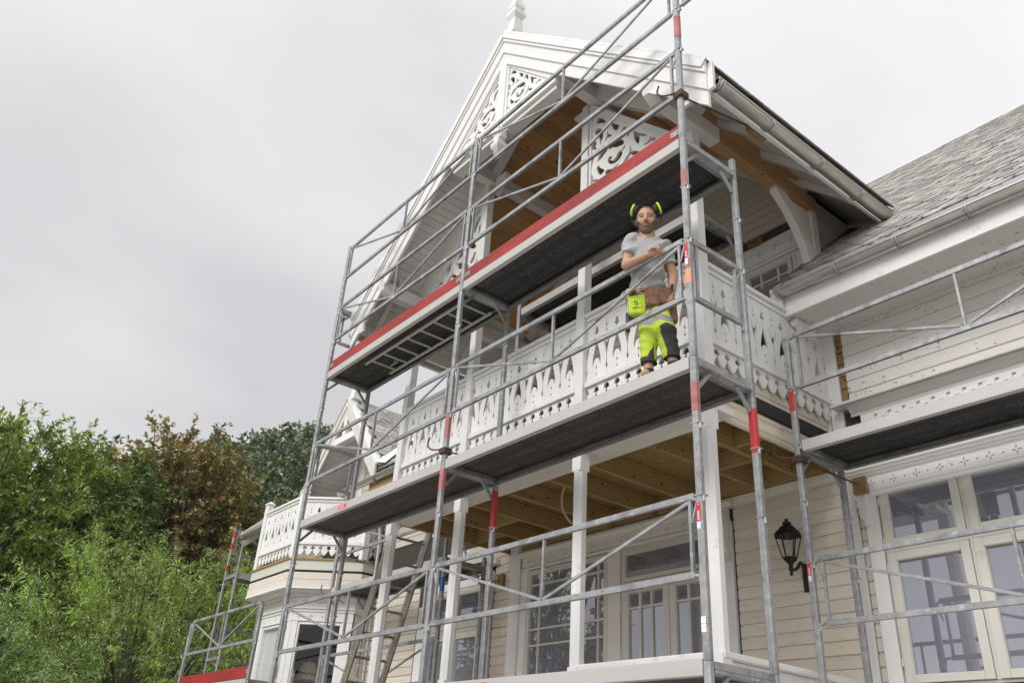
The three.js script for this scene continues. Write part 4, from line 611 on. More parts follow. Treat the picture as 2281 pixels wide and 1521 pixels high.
{
  const sc = thing('scaffold', 'tall galvanised scaffold with three decks and red toe boards before the gable balcony', 'scaffold');
  const xs = [0, -LB, -2 * LB], J = [0, 2, 4, 6];
  xs.forEach((x, i) => {
    const f = standard(sc, x, 0, GY, i ? 6.04 : 7.2, J), r = standard(sc, x, -FD, GY, i === 2 ? 4.9 : 4.13, J);
    for (const y of [0, 2, 4]) transom(sc, [x, 0], [x, -FD], y);
    if (i === 0) { paintBand(f, x, 0, 1.58, 1.8, redFaded); paintBand(f, x, 0, 3.5, 3.66, redFaded); paintBand(f, x, 0, 2.6, 2.72, orangePaint); paintBand(f, x, 0, 2.74, 2.82, redFaded); paintBand(f, x, 0, 5.15, 5.4, redFaded); paintBand(r, x, -FD, 1.46, 1.8, redPaint, 'bright red paint sprayed on the tube'); }
    if (i === 1) { paintBand(f, x, 0, 1.7, 1.92, redFaded); paintBand(f, x, 0, 2.24, 2.5, redFaded); paintBand(r, x, -FD, 1.47, 1.86, redPaint, 'bright red paint sprayed on the tube'); }
  });
  for (const [yt, yb] of [[1, 0.5], [3, 2.5], [5, 4.5], [6, 5.5]]) for (let i = 0; i < 2; i++) guard(sc, [xs[i + 1], 0], [xs[i], 0], yt, yb);
  guard(sc, [0, 0], [0, -FD], 3, 2.5, 0.045, 0); guard(sc, [-2 * LB, 0], [-2 * LB, -FD], 3, 2.5, 0.045, 0); guard(sc, [-2 * LB, 0], [-2 * LB, -FD], 5, 4.5, 0.045, 0); transom(sc, [-2 * LB, 0], [-2 * LB, -FD], 5.02);
  guard(sc, [LB, 0], [0, 0], 6.5, 5.52);
  for (const [y, ply] of [[0, plyBrown], [2, plyBrown], [4, plyBlack]]) for (let i = 0; i < 2; i++) deck(sc, xs[i + 1] + 0.035, xs[i] - 0.035, 0.015, -FD + 0.005, y + 0.012, ply, y === 4 ? 'top deck, black plywood underneath' : undefined);
  for (let i = 0; i < 2; i++) { const p = P('toe_board', sc, 'red painted toe board'); M('board', B(xs[i + 1] + 0.02, xs[i] - 0.02, 4.022, 4.17, -0.03, -0.001, 0.003), redWood, p); for (const x of [xs[i + 1] + 0.07, xs[i] - 0.07]) M('clip', merge(B(x - 0.055, x + 0.055, 4.07, 4.125, 0.0, 0.004), rod(V(x - 0.03, 4.1, 0.003), V(x - 0.03, 4.1, 0.01), 0.008), rod(V(x + 0.02, 4.1, 0.003), V(x + 0.02, 4.1, 0.01), 0.008)), galv, p); }
  { // access ladder folded up under the left top deck
    const p = P('hatch_ladder', sc); for (const z of [-0.14, -0.5]) M('ladder_stile', B(-5.35, -3.2, 3.9, 3.925, z - 0.012, z + 0.012), alu, p); for (let i = 0; i < 8; i++) { const x = -5.2 + i * 0.275; M('ladder_rung', rod(V(x, 3.912, -0.13), V(x, 3.912, -0.51), 0.013, 8), alu, p); }
    M('hatch_frame', B(-5.4, -3.15, 3.935, 3.95, -0.545, -0.525), galvDark, p); M('hatch_latch', merge(rod(V(-5.0, 3.87, -0.36), V(-5.0, 3.93, -0.36), 0.012, 8), rod(V(-5.08, 3.88, -0.36), V(-4.92, 3.88, -0.36), 0.01, 8)), galv, p);
  }
  tie(sc, V(0, 4.46, 0), V(0.0, 4.72, -0.95)); tie(sc, V(-LB, 2.1, 0.0), V(-LB, 2.2, -0.82));
  const cy = Math.PI / 4 * 0;
  sticker(sc, 'label_sticker', 0.03, 0.2, -0.0, 2.86, 0.0275, 0, redTag, 'red and white maker label'); sticker(sc, 'label_sticker', 0.034, 0.17, 0, 0.86, 0.0275, 0, redTag); sticker(sc, 'label_sticker', 0.036, 0.09, 0, 0.2, 0.0275, 0, (c, W, H) => { c.fillStyle = '#f2f0ee'; c.fillRect(0, 0, W, H); c.strokeStyle = '#c02a34'; c.lineWidth = 8; c.beginPath(); c.moveTo(10, 40); c.lineTo(60, 20); c.lineTo(118, 40); c.stroke(); c.fillStyle = '#b3262f'; c.font = 'bold 40px sans-serif'; c.fillText('platou', 6, H * 0.5); c.fillText('& Co', 30, H * 0.75); });
  sticker(sc, 'label_sticker', 0.2, 0.055, -5.05, 1.965, 0.0165, 0, wideTag, 'red label on the deck edge'); sticker(sc, 'label_sticker', 0.16, 0.045, -2.2, -0.03, 0.0165, 0, wideTag);
}
{
  const sc = thing('scaffold', 'lower galvanised scaffold before the big window on the right', 'scaffold'), x = -0.435, z = -1.84, J = [0, 2];
  for (const q of [x, x + LB]) { const f = standard(sc, q, z, GY, 3.03, [0, 2, 3]), r = standard(sc, q, z - FD, GY, 2.06, J); transom(sc, [q, z], [q, z - FD], 2); if (q === x) paintBand(f, q, z, 2.3, 2.52, redPaint, 'bright red paint sprayed on the tube'); }
  for (const [a, b] of [[3.03, 2.52], [1.02, 0.53]]) guard(sc, [x, z], [x + LB, z], a, b, 0.07);
  deck(sc, x + 0.06, x + LB - 0.04, z + 0.03, z - FD + 0.01, 2.015, plyBlack);
  tie(sc, V(x, 1.86, z), V(-0.36, 1.83, -2.68)); sticker(sc, 'label_sticker', 0.03, 0.16, x, 0.93, z + 0.0275, 0, redTag, 'red and white maker label');
}
{
  const sc = thing('scaffold', 'short scaffold standing on the gable balcony behind the railing, with dark deck', 'scaffold'), z = -1.2;
  for (const q of [-3.6, -0.86]) { standard(sc, q, z, 2.34, q < -3 ? 5.3 : 4.45, [4.38]); standard(sc, q, z - FD, 2.34, 4.5, [4.38]); transom(sc, [q, z], [q, z - FD], 4.38); }
  deck(sc, -3.55, -0.9, z + 0.02, z - FD + 0.01, 4.4, plyBlack); M('brace', bar(V(-3.56, 3.62, -1.2), V(-0.9, 3.0, -1.83), 0.02, 0.03), galv, sc);
  tie(sc, V(-0.86, 4.28, -1.83), V(-1.22, 4.93, -2.72)); M('coupler', merge(B(-3.66, -3.52, 3.42, 3.52, -1.26, -1.14, 0.01), rod(V(-3.6, 3.47, -1.2), V(-3.45, 3.4, -1.5), 0.01)), rust, sc);
}
{
  const sc = thing('scaffold', 'low scaffold with red toe board in front of the bay', 'scaffold'), xa = -11.19, xb = -8.42, z = -0.65, y = 0.42;
  for (const q of [xa, xb]) { standard(sc, q, z, GY, y + 1.0, [y, y + 1]); standard(sc, q, z - FD, GY, y + 0.2, [y]); transom(sc, [q, z], [q, z - FD], y); }
  guard(sc, [xa, z], [xb, z], y + 1.02, y + 0.51); deck(sc, xa + 0.04, xb - 0.04, z + 0.015, z - FD, y + 0.01, plyBlack); M('toe_board', B(xa + 0.05, xb - 0.04, y + 0.02, y + 0.17, z - 0.02, z + 0.008, 0.003), redWood, sc, 'red painted toe board'); M('clip', B(xb - 0.1, xb, y + 0.08, y + 0.13, z + 0.009, z + 0.013), galv, sc);
  M('hook', tube([[xb + 0.1, y + 0.03, z - 0.3], [xb + 0.1, y + 0.2, z - 0.3], [xb + 0.2, y + 0.2, z - 0.3], [xb + 0.2, y + 0.03, z - 0.3]], 0.012, 6, 20), galv, sc);
}
{
  const sc = thing('scaffold', 'narrow tower scaffold with red and white marks beyond the bay', 'scaffold'), x = -14.45, z = -2.17, y = 2.9;
  for (const q of [z, z - 2.6]) { const f = standard(sc, x, q, GY, y + 1.05, [0.9, y, y + 1]); standard(sc, x + FD, q, GY, y + (q === z ? 0.55 : 0.1), [0.9, y]); transom(sc, [x, q], [x + FD, q], y); if (q === z) for (const k of [0.92, 0.66, 0.2]) paintBand(f, x, q, y + k - 0.07, y + k + 0.06, redPaint); }
  guard(sc, [x, z], [x, z - 2.6], y + 1, y + 0.5); guard(sc, [x, z], [x, z - 2.6], y - 1, y - 1.6); transom(sc, [x, z], [x + FD, z], y - 1.6); const p = P('platform', sc); M('deck_board', B(x + 0.03, x + FD - 0.03, y - 0.05, y + 0.02, z - 2.6, z + 0.02), galvDark, p); M('deck_beam', B(x + FD - 0.03, x + FD + 0.01, y - 0.09, y + 0.03, z - 2.6, z), alu, p); M('toe_board', B(x + 0.05, x + 0.25, y + 0.03, y + 0.1, z - 0.3, z - 0.27), redWood, sc, 'end of a red toe board');
}
{
  const sc = thing('scaffold', 'scaffold against the wall between the bay and the narrow window, beside the ladder', 'scaffold'), xa = -5.69, xb = xa - LB, z = -1.84, y = 1.88;
  for (const q of [xa, xb]) { standard(sc, q, z, GY, q === xb ? y + 1.05 : y + 1.0, [y - 2, y, y + 1]); standard(sc, q, z - FD, GY, y + 0.12, [y - 2, y]); transom(sc, [q, z], [q, z - FD], y); if (q === xa) paintBand(sc, q, z, 1.45, 1.62, bluePaint, 'patch of blue paint on the tube'); }
  deck(sc, xb + 0.04, xa - 0.04, z + 0.015, z - FD, y + 0.01, plyBlack); guard(sc, [xb, z], [xa, z], y - 1, y - 1.5); guard(sc, [xb, z], [xa, z], y + 1, y + 0.5); guard(sc, [xb, z], [xb, z - FD], y + 1, y + 0.5, 0.045, 0);
  M('hook', tube([[xa + 0.05, y + 0.02, z - 0.1], [xa + 0.05, y + 0.25, z - 0.1], [xa + 0.1, y + 0.27, z - 0.16], [xa + 0.12, y + 0.04, z - 0.25]], 0.012, 6, 20), galv, sc); tie(sc, V(xa, y - 0.2, z - FD), V(-5.66, 1.74, -2.72), false); tie(sc, V(xb, y - 0.1, z), V(-9.2, 1.8, -2.3));
}
{ const k = P('anchor_block', house, 'pale timber blocks bolted to the wall for scaffold ties'); for (const [x, y, w, h, z] of [[-1.27, 4.97, 0.19, 0.09, ZW + 0.03], [-0.37, 1.83, 0.12, 0.15, ZW + 0.13], [-5.66, 1.74, 0.12, 0.17, ZW + 0.03]]) M('block', merge(B(x - w / 2, x + w / 2, y - h / 2, y + h / 2, z, z + 0.05, 0.003), rod(V(x, y, z + 0.05), V(x, y, z + 0.08), 0.012)), rawWood, k); M('block', B(-0.03, 0.03, 4.66, 4.76, -1.15, -0.93, 0.003), rawWood, k); }
{ // ladder leaning in the plane of the facade behind the left post
  const t = thing('ladder', 'long aluminium ladder leaning behind the left balcony post', 'ladder'); const at = (y, z) => V(-5.87 + 0.42 * (y - 1.98), y, z);
  for (const z of [-1.1, -1.62]) { M('stile', merge(bar(at(GY + 0.02, z), at(2.38, z), 0.03, 0.075, V(-1, 0.4, 0)), bar(at(GY + 1.4, z).add(V(0.06, -0.02, 0)), at(2.2, z).add(V(0.06, -0.02, 0)), 0.026, 0.05, V(-1, 0.4, 0))), aluWarm, t); }
  for (let y = GY + 0.3; y < 2.3; y += 0.278) M('rung', rod(at(y, -1.115), at(y, -1.605), 0.018, 8), aluWarm, t);
}
{ // wall lantern
  const t = thing('wall_lantern', 'black carriage lantern with clear glass on the wall beside the door', 'lantern'), x = -1.09, z = -2.55;
  const sq = (pts, seg = 6) => { const g = new THREE.LatheGeometry(pts.map((p) => new THREE.Vector2(...p)), seg, Math.PI / seg).toNonIndexed(); g.computeVertexNormals(); g.translate(x, 0, z); return g; };
  M('roof', sq([[0.135, 1.485], [0.128, 1.5], [0.06, 1.575], [0.03, 1.59], [0.045, 1.6], [0.045, 1.612], [0.02, 1.618], [0.02, 1.63], [0.012, 1.65], [0, 1.652]]), blackPaint, t);
  const bars = []; for (let i = 0; i < 6; i++) { const a = (i + 0.5) * Math.PI / 3, c = Math.cos(a), s = Math.sin(a); bars.push(rod(V(x + 0.115 * c, 1.488, z + 0.115 * s), V(x + 0.062 * c, 1.285, z + 0.062 * s), 0.006, 5)); } M('cage', merge(bars.map((b) => uvm(b))), blackPaint, t);
  M('glass', sq([[0.11, 1.485], [0.058, 1.285]]), lampGlass, t); M('base', sq([[0.07, 1.288], [0.068, 1.275], [0.03, 1.24], [0.018, 1.2], [0.026, 1.19], [0.012, 1.15], [0.02, 1.14], [0, 1.12]]), blackPaint, t);
  M('bulb', (() => { const g = new THREE.SphereGeometry(0.03, 14, 10); g.scale(1, 1.25, 1); g.translate(x, 1.39, z); return g; })(), lampGlass, t); M('socket', rod(V(x, 1.28, z), V(x, 1.36, z), 0.014), std({ color: C(0.5, 0.42, 0.35), roughness: 0.6 }), t);
  M('arm', tube([[x, 1.17, z], [x + 0.04, 1.19, z - 0.03], [x + 0.05, 1.25, z - 0.08], [x + 0.03, 1.24, z - 0.14], [x + 0.01, 1.17, z - 0.2], [x + 0.01, 1.1, z - 0.235]], 0.015, 8, 30), blackPaint, t); M('backplate', B(x - 0.03, x + 0.05, 1.02, 1.28, ZW + 0.022, ZW + 0.04, 0.008), blackPaint, t);
}
{ // table lamp behind the bay window
  const t = thing('table_lamp', 'table lamp with pleated cream shade inside the bay window', 'lamp'); const n = 48, pos = [], idx = []; for (let r = 0; r <= 1; r++) for (let i = 0; i <= n; i++) { const a = (i / n) * 6.2832, R = (r ? 0.09 : 0.2) + (i % 2) * 0.008; pos.push(-10.32 + R * Math.cos(a), r ? 0.98 : 0.7, -2.42 + R * Math.sin(a)); } for (let i = 0; i < n; i++) idx.push(i, n + 1 + i, i + 1, i + 1, n + 1 + i, n + 2 + i);
  const g = new THREE.BufferGeometry(); g.setAttribute('position', new THREE.Float32BufferAttribute(pos, 3)); g.setIndex(idx); const q = g.toNonIndexed(); q.computeVertexNormals(); M('lamp_shade', q, new THREE.MeshPhysicalMaterial({ color: C(0.62, 0.56, 0.45), roughness: 1, transmission: 0.3, thickness: 0 }), t);
  M('stem', merge(rod(V(-10.32, 0.35, -2.42), V(-10.32, 1.0, -2.42), 0.015), rod(V(-10.32, 1.0, -2.42), V(-10.32, 1.03, -2.42), 0.022), rod(V(-10.32, 0.33, -2.42), V(-10.32, 0.36, -2.42), 0.09)), rawWood, t); M('lamp_foot', rod(V(-10.32, -0.5, -2.42), V(-10.32, 0.33, -2.42), 0.03), rawWood, t);
}
{ // odds and ends on the balcony
  const a = thing('tool_case', 'yellow tool case standing on the balcony behind the middle railing', 'tool'); M('body', B(-2.4, -2.2, 3.55, 3.66, -1.05, -0.98, 0.012), std({ color: C(0.75, 0.5, 0.03), roughness: 0.5 }), a); M('latch', B(-2.34, -2.3, 3.6, 3.64, -0.979, -0.975, 0.001), std({ color: C(0.5, 0.6, 0.1), roughness: 0.2 }), a); M('support_post', B(-2.36, -2.24, 2.34, 3.549, -1.05, -0.99, 0.004), treated, a);
  const b = thing('floodlight', 'black work light on the balcony behind the side railing', 'work light'); M('lamp_housing', (() => { const g = B(-0.13, 0.13, -0.09, 0.09, -0.03, 0.03, 0.01); g.rotateX(-0.9); g.rotateY(1.1); g.translate(-0.78, 3.66, -1.34); return g; })(), blackMat, b); M('stand', rod(V(-0.79, 2.34, -1.36), V(-0.79, 3.64, -1.36), 0.014), blackPaint, b);
  const c = thing('bucket', 'green plastic bucket seen through the middle railing', 'bucket'); M('pail', new THREE.LatheGeometry([[0, 2.75], [0.11, 2.75], [0.145, 3.08], [0.15, 3.08], [0.15, 3.1], [0.135, 3.1]].map((p) => new THREE.Vector2(...p)), 24).translate(-2.45, 0, -1.15), std({ color: C(0.16, 0.4, 0.12), roughness: 0.45 }), c); M('crate', B(-2.65, -2.25, 2.34, 2.745, -1.35, -1.0, 0.006), rawWood, c);
}

// ================================================================ the carpenter
// surface nets: smooth closed surface where f = 0 (f < 0 inside)
function surf(f, lo, hi, cell, colorFn) {
  const n = [0, 1, 2].map((k) => Math.ceil((hi[k] - lo[k]) / cell) + 1), [nx, ny, nz] = n, val = new Float32Array(nx * ny * nz), id = (i, j, k) => (k * ny + j) * nx + i;
  for (let k = 0; k < nz; k++) for (let j = 0; j < ny; j++) for (let i = 0; i < nx; i++) val[id(i, j, k)] = f(lo[0] + i * cell, lo[1] + j * cell, lo[2] + k * cell);
  const vid = new Int32Array(nx * ny * nz).fill(-1), pos = [], idx = [];
  for (let k = 0; k < nz - 1; k++) for (let j = 0; j < ny - 1; j++) for (let i = 0; i < nx - 1; i++) {
    let sx = 0, sy = 0, sz = 0, c = 0;
    const e = (a, b, p, q) => { const u = val[id(i + a[0], j + a[1], k + a[2])], v = val[id(i + b[0], j + b[1], k + b[2])]; if ((u < 0) !== (v < 0)) { const t = u / (u - v); sx += a[0] + (b[0] - a[0]) * t; sy += a[1] + (b[1] - a[1]) * t; sz += a[2] + (b[2] - a[2]) * t; c++; } };
    for (let a = 0; a < 2; a++) for (let b = 0; b < 2; b++) { e([0, a, b], [1, a, b]); e([a, 0, b], [a, 1, b]); e([a, b, 0], [a, b, 1]); }
    if (c) { vid[id(i, j, k)] = pos.length / 3; pos.push(lo[0] + (i + sx / c) * cell, lo[1] + (j + sy / c) * cell, lo[2] + (k + sz / c) * cell); }
  }
  const quad = (a, b, c, d, fl) => { if (a < 0 || b < 0 || c < 0 || d < 0) return; if (fl) idx.push(a, b, c, a, c, d); else idx.push(a, c, b, a, d, c); };
  for (let k = 1; k < nz - 1; k++) for (let j = 1; j < ny - 1; j++) for (let i = 1; i < nx - 1; i++) {
    const s = val[id(i, j, k)] < 0;
    if (s !== val[id(i + 1, j, k)] < 0) quad(vid[id(i, j - 1, k - 1)], vid[id(i, j, k - 1)], vid[id(i, j, k)], vid[id(i, j - 1, k)], s);
    if (s !== val[id(i, j + 1, k)] < 0) quad(vid[id(i - 1, j, k - 1)], vid[id(i - 1, j, k)], vid[id(i, j, k)], vid[id(i, j, k - 1)], s);
    if (s !== val[id(i, j, k + 1)] < 0) quad(vid[id(i - 1, j - 1, k)], vid[id(i, j - 1, k)], vid[id(i, j, k)], vid[id(i - 1, j, k)], s);
  }
  const g = new THREE.BufferGeometry(), nor = new Float32Array(pos.length), h = cell * 0.5, uv = new Float32Array((pos.length / 3) * 2), col = colorFn ? new Float32Array(pos.length) : null;
  for (let i = 0; i < pos.length; i += 3) {
    const [x, y, z] = [pos[i], pos[i + 1], pos[i + 2]]; let a = f(x + h, y, z) - f(x - h, y, z), b = f(x, y + h, z) - f(x, y - h, z), c = f(x, y, z + h) - f(x, y, z - h); const l = Math.hypot(a, b, c) || 1; nor[i] = a / l; nor[i + 1] = b / l; nor[i + 2] = c / l;
    uv[(i / 3) * 2] = x + z * 0.7; uv[(i / 3) * 2 + 1] = y; if (col) { const q = colorFn(x, y, z); col[i] = q[0]; col[i + 1] = q[1]; col[i + 2] = q[2]; }
  }
  g.setAttribute('position', new THREE.Float32BufferAttribute(pos, 3)); g.setAttribute('normal', new THREE.BufferAttribute(nor, 3)); g.setAttribute('uv', new THREE.BufferAttribute(uv, 2)); if (col) g.setAttribute('color', new THREE.BufferAttribute(col, 3)); g.setIndex(idx); return g;
}
const smin = (a, b, k) => { const h = clamp(0.5 + 0.5 * (b - a) / k); return mixn(b, a, h) - k * h * (1 - h); };
function cap(p, a, b, ra, rb) { const bx = b[0] - a[0], by = b[1] - a[1], bz = b[2] - a[2], px = p[0] - a[0], py = p[1] - a[1], pz = p[2] - a[2]; const t = clamp((px * bx + py * by + pz * bz) / (bx * bx + by * by + bz * bz)); return Math.hypot(px - bx * t, py - by * t, pz - bz * t) - mixn(ra, rb, t); }
function ell(p, c, r) { const x = (p[0] - c[0]) / r[0], y = (p[1] - c[1]) / r[1], z = (p[2] - c[2]) / r[2], k0 = Math.hypot(x, y, z), k1 = Math.hypot(x / r[0], y / r[1], z / r[2]); return k1 < 1e-9 ? -Math.min(...r) : k0 * (k0 - 1) / k1; }
{
  const man = thing('person', 'bearded man in grey t-shirt and yellow work trousers leaning one hand on the scaffold rail', 'person', -0.504, 2.008, -0.155, 0.693);
  // joints in the man's own frame: x to the picture's right, z towards where he faces
  const J = { shR: [-0.168, 1.315, 0.03], elR: [-0.2, 1.05, 0.06], wrR: [-0.02, 1.02, 0.225], shL: [0.105, 1.245, -0.01], elL: [0.16, 1.01, -0.09], wrL: [0.15, 0.81, -0.03], hipR: [-0.08, 0.78, -0.13], hipL: [0.005, 0.78, -0.12], knR: [-0.04, 0.43, -0.01], anR: [-0.045, 0.1, 0.0], knL: [0.095, 0.43, 0.03], anL: [0.15, 0.11, 0.02] };
  const lerpP = (a, b, t) => a.map((v, k) => mixn(v, b[k], t));
  const skin = (x, y, z) => { const r = fbm3(x * 30, y * 30, z * 30, 2) * 0.12 + 0.94; return [0.44 * r, 0.255 * r, 0.175 * r]; };
  const skinM = std({ vertexColors: true, roughness: 0.55 });
  // limbs and neck
  const limbs = (x, y, z) => { const p = [x, y, z]; let d = cap(p, [-0.04, 1.18, -0.0], [-0.034, 1.42, 0.03], 0.08, 0.062); d = smin(d, cap(p, [-0.14, 1.27, 0.01], [0.08, 1.22, -0.01], 0.04, 0.04), 0.04); d = smin(d, cap(p, lerpP(J.shR, J.elR, 0.2), J.elR, 0.044, 0.042), 0.02); d = smin(d, cap(p, J.elR, J.wrR, 0.043, 0.027), 0.015); d = smin(d, cap(p, lerpP(J.shL, J.elL, 0.2), J.elL, 0.044, 0.041), 0.02); d = smin(d, cap(p, J.elL, J.wrL, 0.042, 0.027), 0.015); return d; };
  const shins = (x, y, z) => { const p = [x, y, z]; let d = cap(p, J.knR, J.anR, 0.05, 0.035); d = Math.min(d, cap(p, J.knL, J.anL, 0.05, 0.035)); return d; };
  const torsoIn = (x, y, z) => Math.min(limbs(x, y, z), shins(x, y, z), smin(cap([x, y, z], [-0.04, 0.84, -0.12], [-0.04, 1.14, -0.02], 0.09, 0.09), limbs(x, y, z), 0.05), cap([x, y, z], J.hipR, J.knR, 0.055, 0.045), cap([x, y, z], J.hipL, J.knL, 0.055, 0.045), cap([x, y, z], J.hipR, J.hipL, 0.07, 0.07));
  const bodyG = surf(torsoIn, [-0.32, 0.02, -0.3], [0.3, 1.5, 0.32], 0.012, skin);
  // head: turned to the viewer, chin tucked
  const Hc = [-0.036, 1.472, 0.05], HS = 1.15;
  const tl = 0.22, ct = Math.cos(tl), st = Math.sin(tl);
  const headF = (X, Y, Z) => { const x = X, y = Y * ct + Z * st, z = Z * ct - Y * st, p = [x, y, z];
    let d = ell(p, [0, 0.03, -0.012], [0.076, 0.088, 0.095]); d = smin(d, ell(p, [0, -0.035, 0.018], [0.064, 0.082, 0.07]), 0.03); d = smin(d, ell(p, [0, -0.09, 0.052], [0.034, 0.03, 0.032]), 0.03); d = smin(d, ell(p, [0, 0.03, 0.072], [0.052, 0.014, 0.014]), 0.02);
    d = smin(d, cap(p, [0, 0.018, 0.085], [0, -0.024, 0.108], 0.009, 0.014), 0.012); d = smin(d, ell(p, [0, -0.028, 0.098], [0.02, 0.009, 0.011]), 0.008);
    for (const s of [1, -1]) { d = -smin(-d, ell(p, [s * 0.031, 0.012, 0.096], [0.017, 0.011, 0.013]), 0.008); d = smin(d, ell(p, [s * 0.031, 0.011, 0.08], [0.013, 0.0095, 0.011]), 0.003); d = smin(d, ell(p, [s * 0.045, -0.022, 0.06], [0.02, 0.018, 0.02]), 0.02); d = smin(d, ell(p, [s * 0.081, 0.0, -0.01], [0.01, 0.032, 0.02]), 0.008); }
    d = smin(d, ell(p, [0, -0.055, 0.092], [0.025, 0.007, 0.01]), 0.008); d = smin(d, ell(p, [0, -0.068, 0.088], [0.021, 0.007, 0.01]), 0.007); return d; };
  const headCol = (X, Y, Z) => { const x = X, y = Y * ct + Z * st, z = Z * ct - Y * st; let c = skin(X, Y, Z); const hn = fbm3(x * 150, y * 150, z * 150, 2), a = Math.abs(x);
    const hair = y > 0.078 - 0.05 * sstep(0.045, -0.03, z) * 1.6 - 0.008 * sstep(0.02, 0.05, a) + 0.012 * (hn - 0.5) || (z < -0.015 && y > -0.03);
    const mouth = a < 0.02 && y > -0.07 && y < -0.053;
    const beard = z > -0.015 && !mouth && ((y < -0.05 + 0.03 * sstep(0.03, 0.068, a) + 0.008 * (hn - 0.5)) || (a < 0.03 && y > -0.056 && y < -0.038 && z > 0.075) || (a > 0.026 && a < 0.042 && y < -0.045 && z > 0.05) || (a > 0.064 && y < 0.03 && z > -0.005 && z < 0.03));
    if (hair) c = [0.14, 0.09, 0.055].map((k) => k * (0.7 + 0.7 * hn)); else if (beard && y > -0.12) c = [0.1, 0.062, 0.042].map((k, q) => mixn(k * (0.6 + 0.8 * hn), c[q], 0.12));
    const bx = a - 0.031; if (Math.abs(bx) < 0.02 && y > 0.024 && y < 0.033 && z > 0.06) c = c.map((k, q) => mixn(k, [0.1, 0.06, 0.035][q], 0.85));
    if (Math.hypot(bx / 0.0115, (y - 0.0105) / 0.0036) < 1 && z > 0.07) c = Math.abs(bx) < 0.0055 ? [0.03, 0.035, 0.035] : [0.27, 0.22, 0.19]; else if (Math.hypot(bx / 0.017, (y - 0.012) / 0.0085) < 1 && z > 0.065) c = c.map((k) => k * 0.6);
    if (mouth && z > 0.075) c = y > -0.064 && y < -0.061 ? [0.14, 0.06, 0.05] : [0.34, 0.17, 0.14]; return c; };
  const headG = surf(headF, [-0.11, -0.15, -0.13], [0.11, 0.15, 0.14], 0.0042, headCol); headG.scale(HS * 0.92, HS, HS); headG.translate(...Hc);
  // hands: fingers wrap the rail; the other hand rests at the pocket
  const handF = (P0, dir, across, curl) => { const at = (a, b, c) => [0, 1, 2].map((k) => P0[k] + dir[k] * a + across[k] * b + curl[k] * c); const B = [];
    B.push([at(0, 0, 0), at(0.05, 0.018, 0.004), 0.024, 0.017], [at(0, 0, 0), at(0.055, -0.018, 0.004), 0.024, 0.017], [at(0.02, 0, 0), at(0.06, 0, 0.002), 0.022, 0.018]);
    [-0.03, -0.01, 0.01, 0.03].forEach((o, i) => { const l = [0.028, 0.034, 0.036, 0.032][i]; const a = at(0.07, o, 0.0), b = at(0.07 + l * 0.75, o, 0.018), c = at(0.07 + l * 0.7, o, 0.018 + l * 0.8), e = at(0.07 + l * 0.1, o, 0.03 + l * 0.95); B.push([a, b, 0.0098, 0.0092], [b, c, 0.0092, 0.0085], [c, e, 0.0085, 0.0075]); });
    B.push([at(0.01, 0.024, 0.005), at(0.045, 0.045, 0.018), 0.013, 0.011], [at(0.045, 0.045, 0.018), at(0.075, 0.04, 0.032), 0.011, 0.009]); return (x, y, z) => { let d = 1; for (const [a, b, r, s] of B) d = smin(d, cap([x, y, z], a, b, r, s), 0.005); return d; }; };
  const nrmz = (v) => { const l = Math.hypot(...v); return v.map((k) => k / l); };
  const hR = handF([-0.008, 1.018, 0.238], nrmz([0.72, 0.06, 0.4]), nrmz([-0.3, 0.55, 0.62]), nrmz([0.1, -0.85, 0.5]));
  const hRG = surf(hR, [-0.06, 0.92, 0.18], [0.14, 1.12, 0.36], 0.004, skin);
  const hL = handF([0.15, 0.795, -0.025], nrmz([-0.15, -0.9, 0.35]), nrmz([0.5, 0.2, 0.7]), nrmz([-0.85, -0.1, -0.1])); const hLG = surf(hL, [0.04, 0.6, -0.12], [0.25, 0.85, 0.1], 0.004, skin);
  const foot = (a, dx) => { const f = (x, y, z) => { const p = [x, y, z]; let d = cap(p, [a[0], 0.05, a[2]], [a[0] + dx, 0.035, a[2] + 0.12], 0.042, 0.036); d = smin(d, cap(p, [a[0], 0.11, a[2] - 0.01], [a[0], 0.05, a[2] - 0.02], 0.04, 0.045), 0.03); return Math.max(d, 0.004 - y); }; return surf(f, [a[0] - 0.09, -0.01, a[2] - 0.09], [a[0] + 0.12, 0.17, a[2] + 0.22], 0.008); };
  const vc = (g) => { const n = g.index ? g.toNonIndexed() : g; return n; };
  M('body', mergeGeometries([bodyG, headG, hRG, hLG].map(vc)), skinM, man);
  // t-shirt: loose, folds round the waist, sleeves to mid upper arm
  const shirt = (x, y, z) => { const p = [x, y, z]; let d = ell(p, [-0.04, 1.15, -0.0], [0.142, 0.2, 0.108]); d = smin(d, ell(p, [-0.045, 0.93, -0.095], [0.14, 0.2, 0.115]), 0.1); d = smin(d, cap(p, [-0.14, 1.3, 0.02], [0.085, 1.248, 0.0], 0.062, 0.062), 0.05);
    const sr = cap(p, J.shR, lerpP(J.shR, J.elR, 0.62), 0.06, 0.065), slv = cap(p, J.shL, lerpP(J.shL, J.elL, 0.6), 0.06, 0.063); const cut = (q, a, b, t) => { const n = nrmz(b.map((v, k) => v - a[k])), c = lerpP(a, b, t); return Math.max(q, (p[0] - c[0]) * n[0] + (p[1] - c[1]) * n[1] + (p[2] - c[2]) * n[2]); };
    d = smin(d, cut(sr, J.shR, J.elR, 0.6), 0.035); d = smin(d, cut(slv, J.shL, J.elL, 0.58), 0.03);
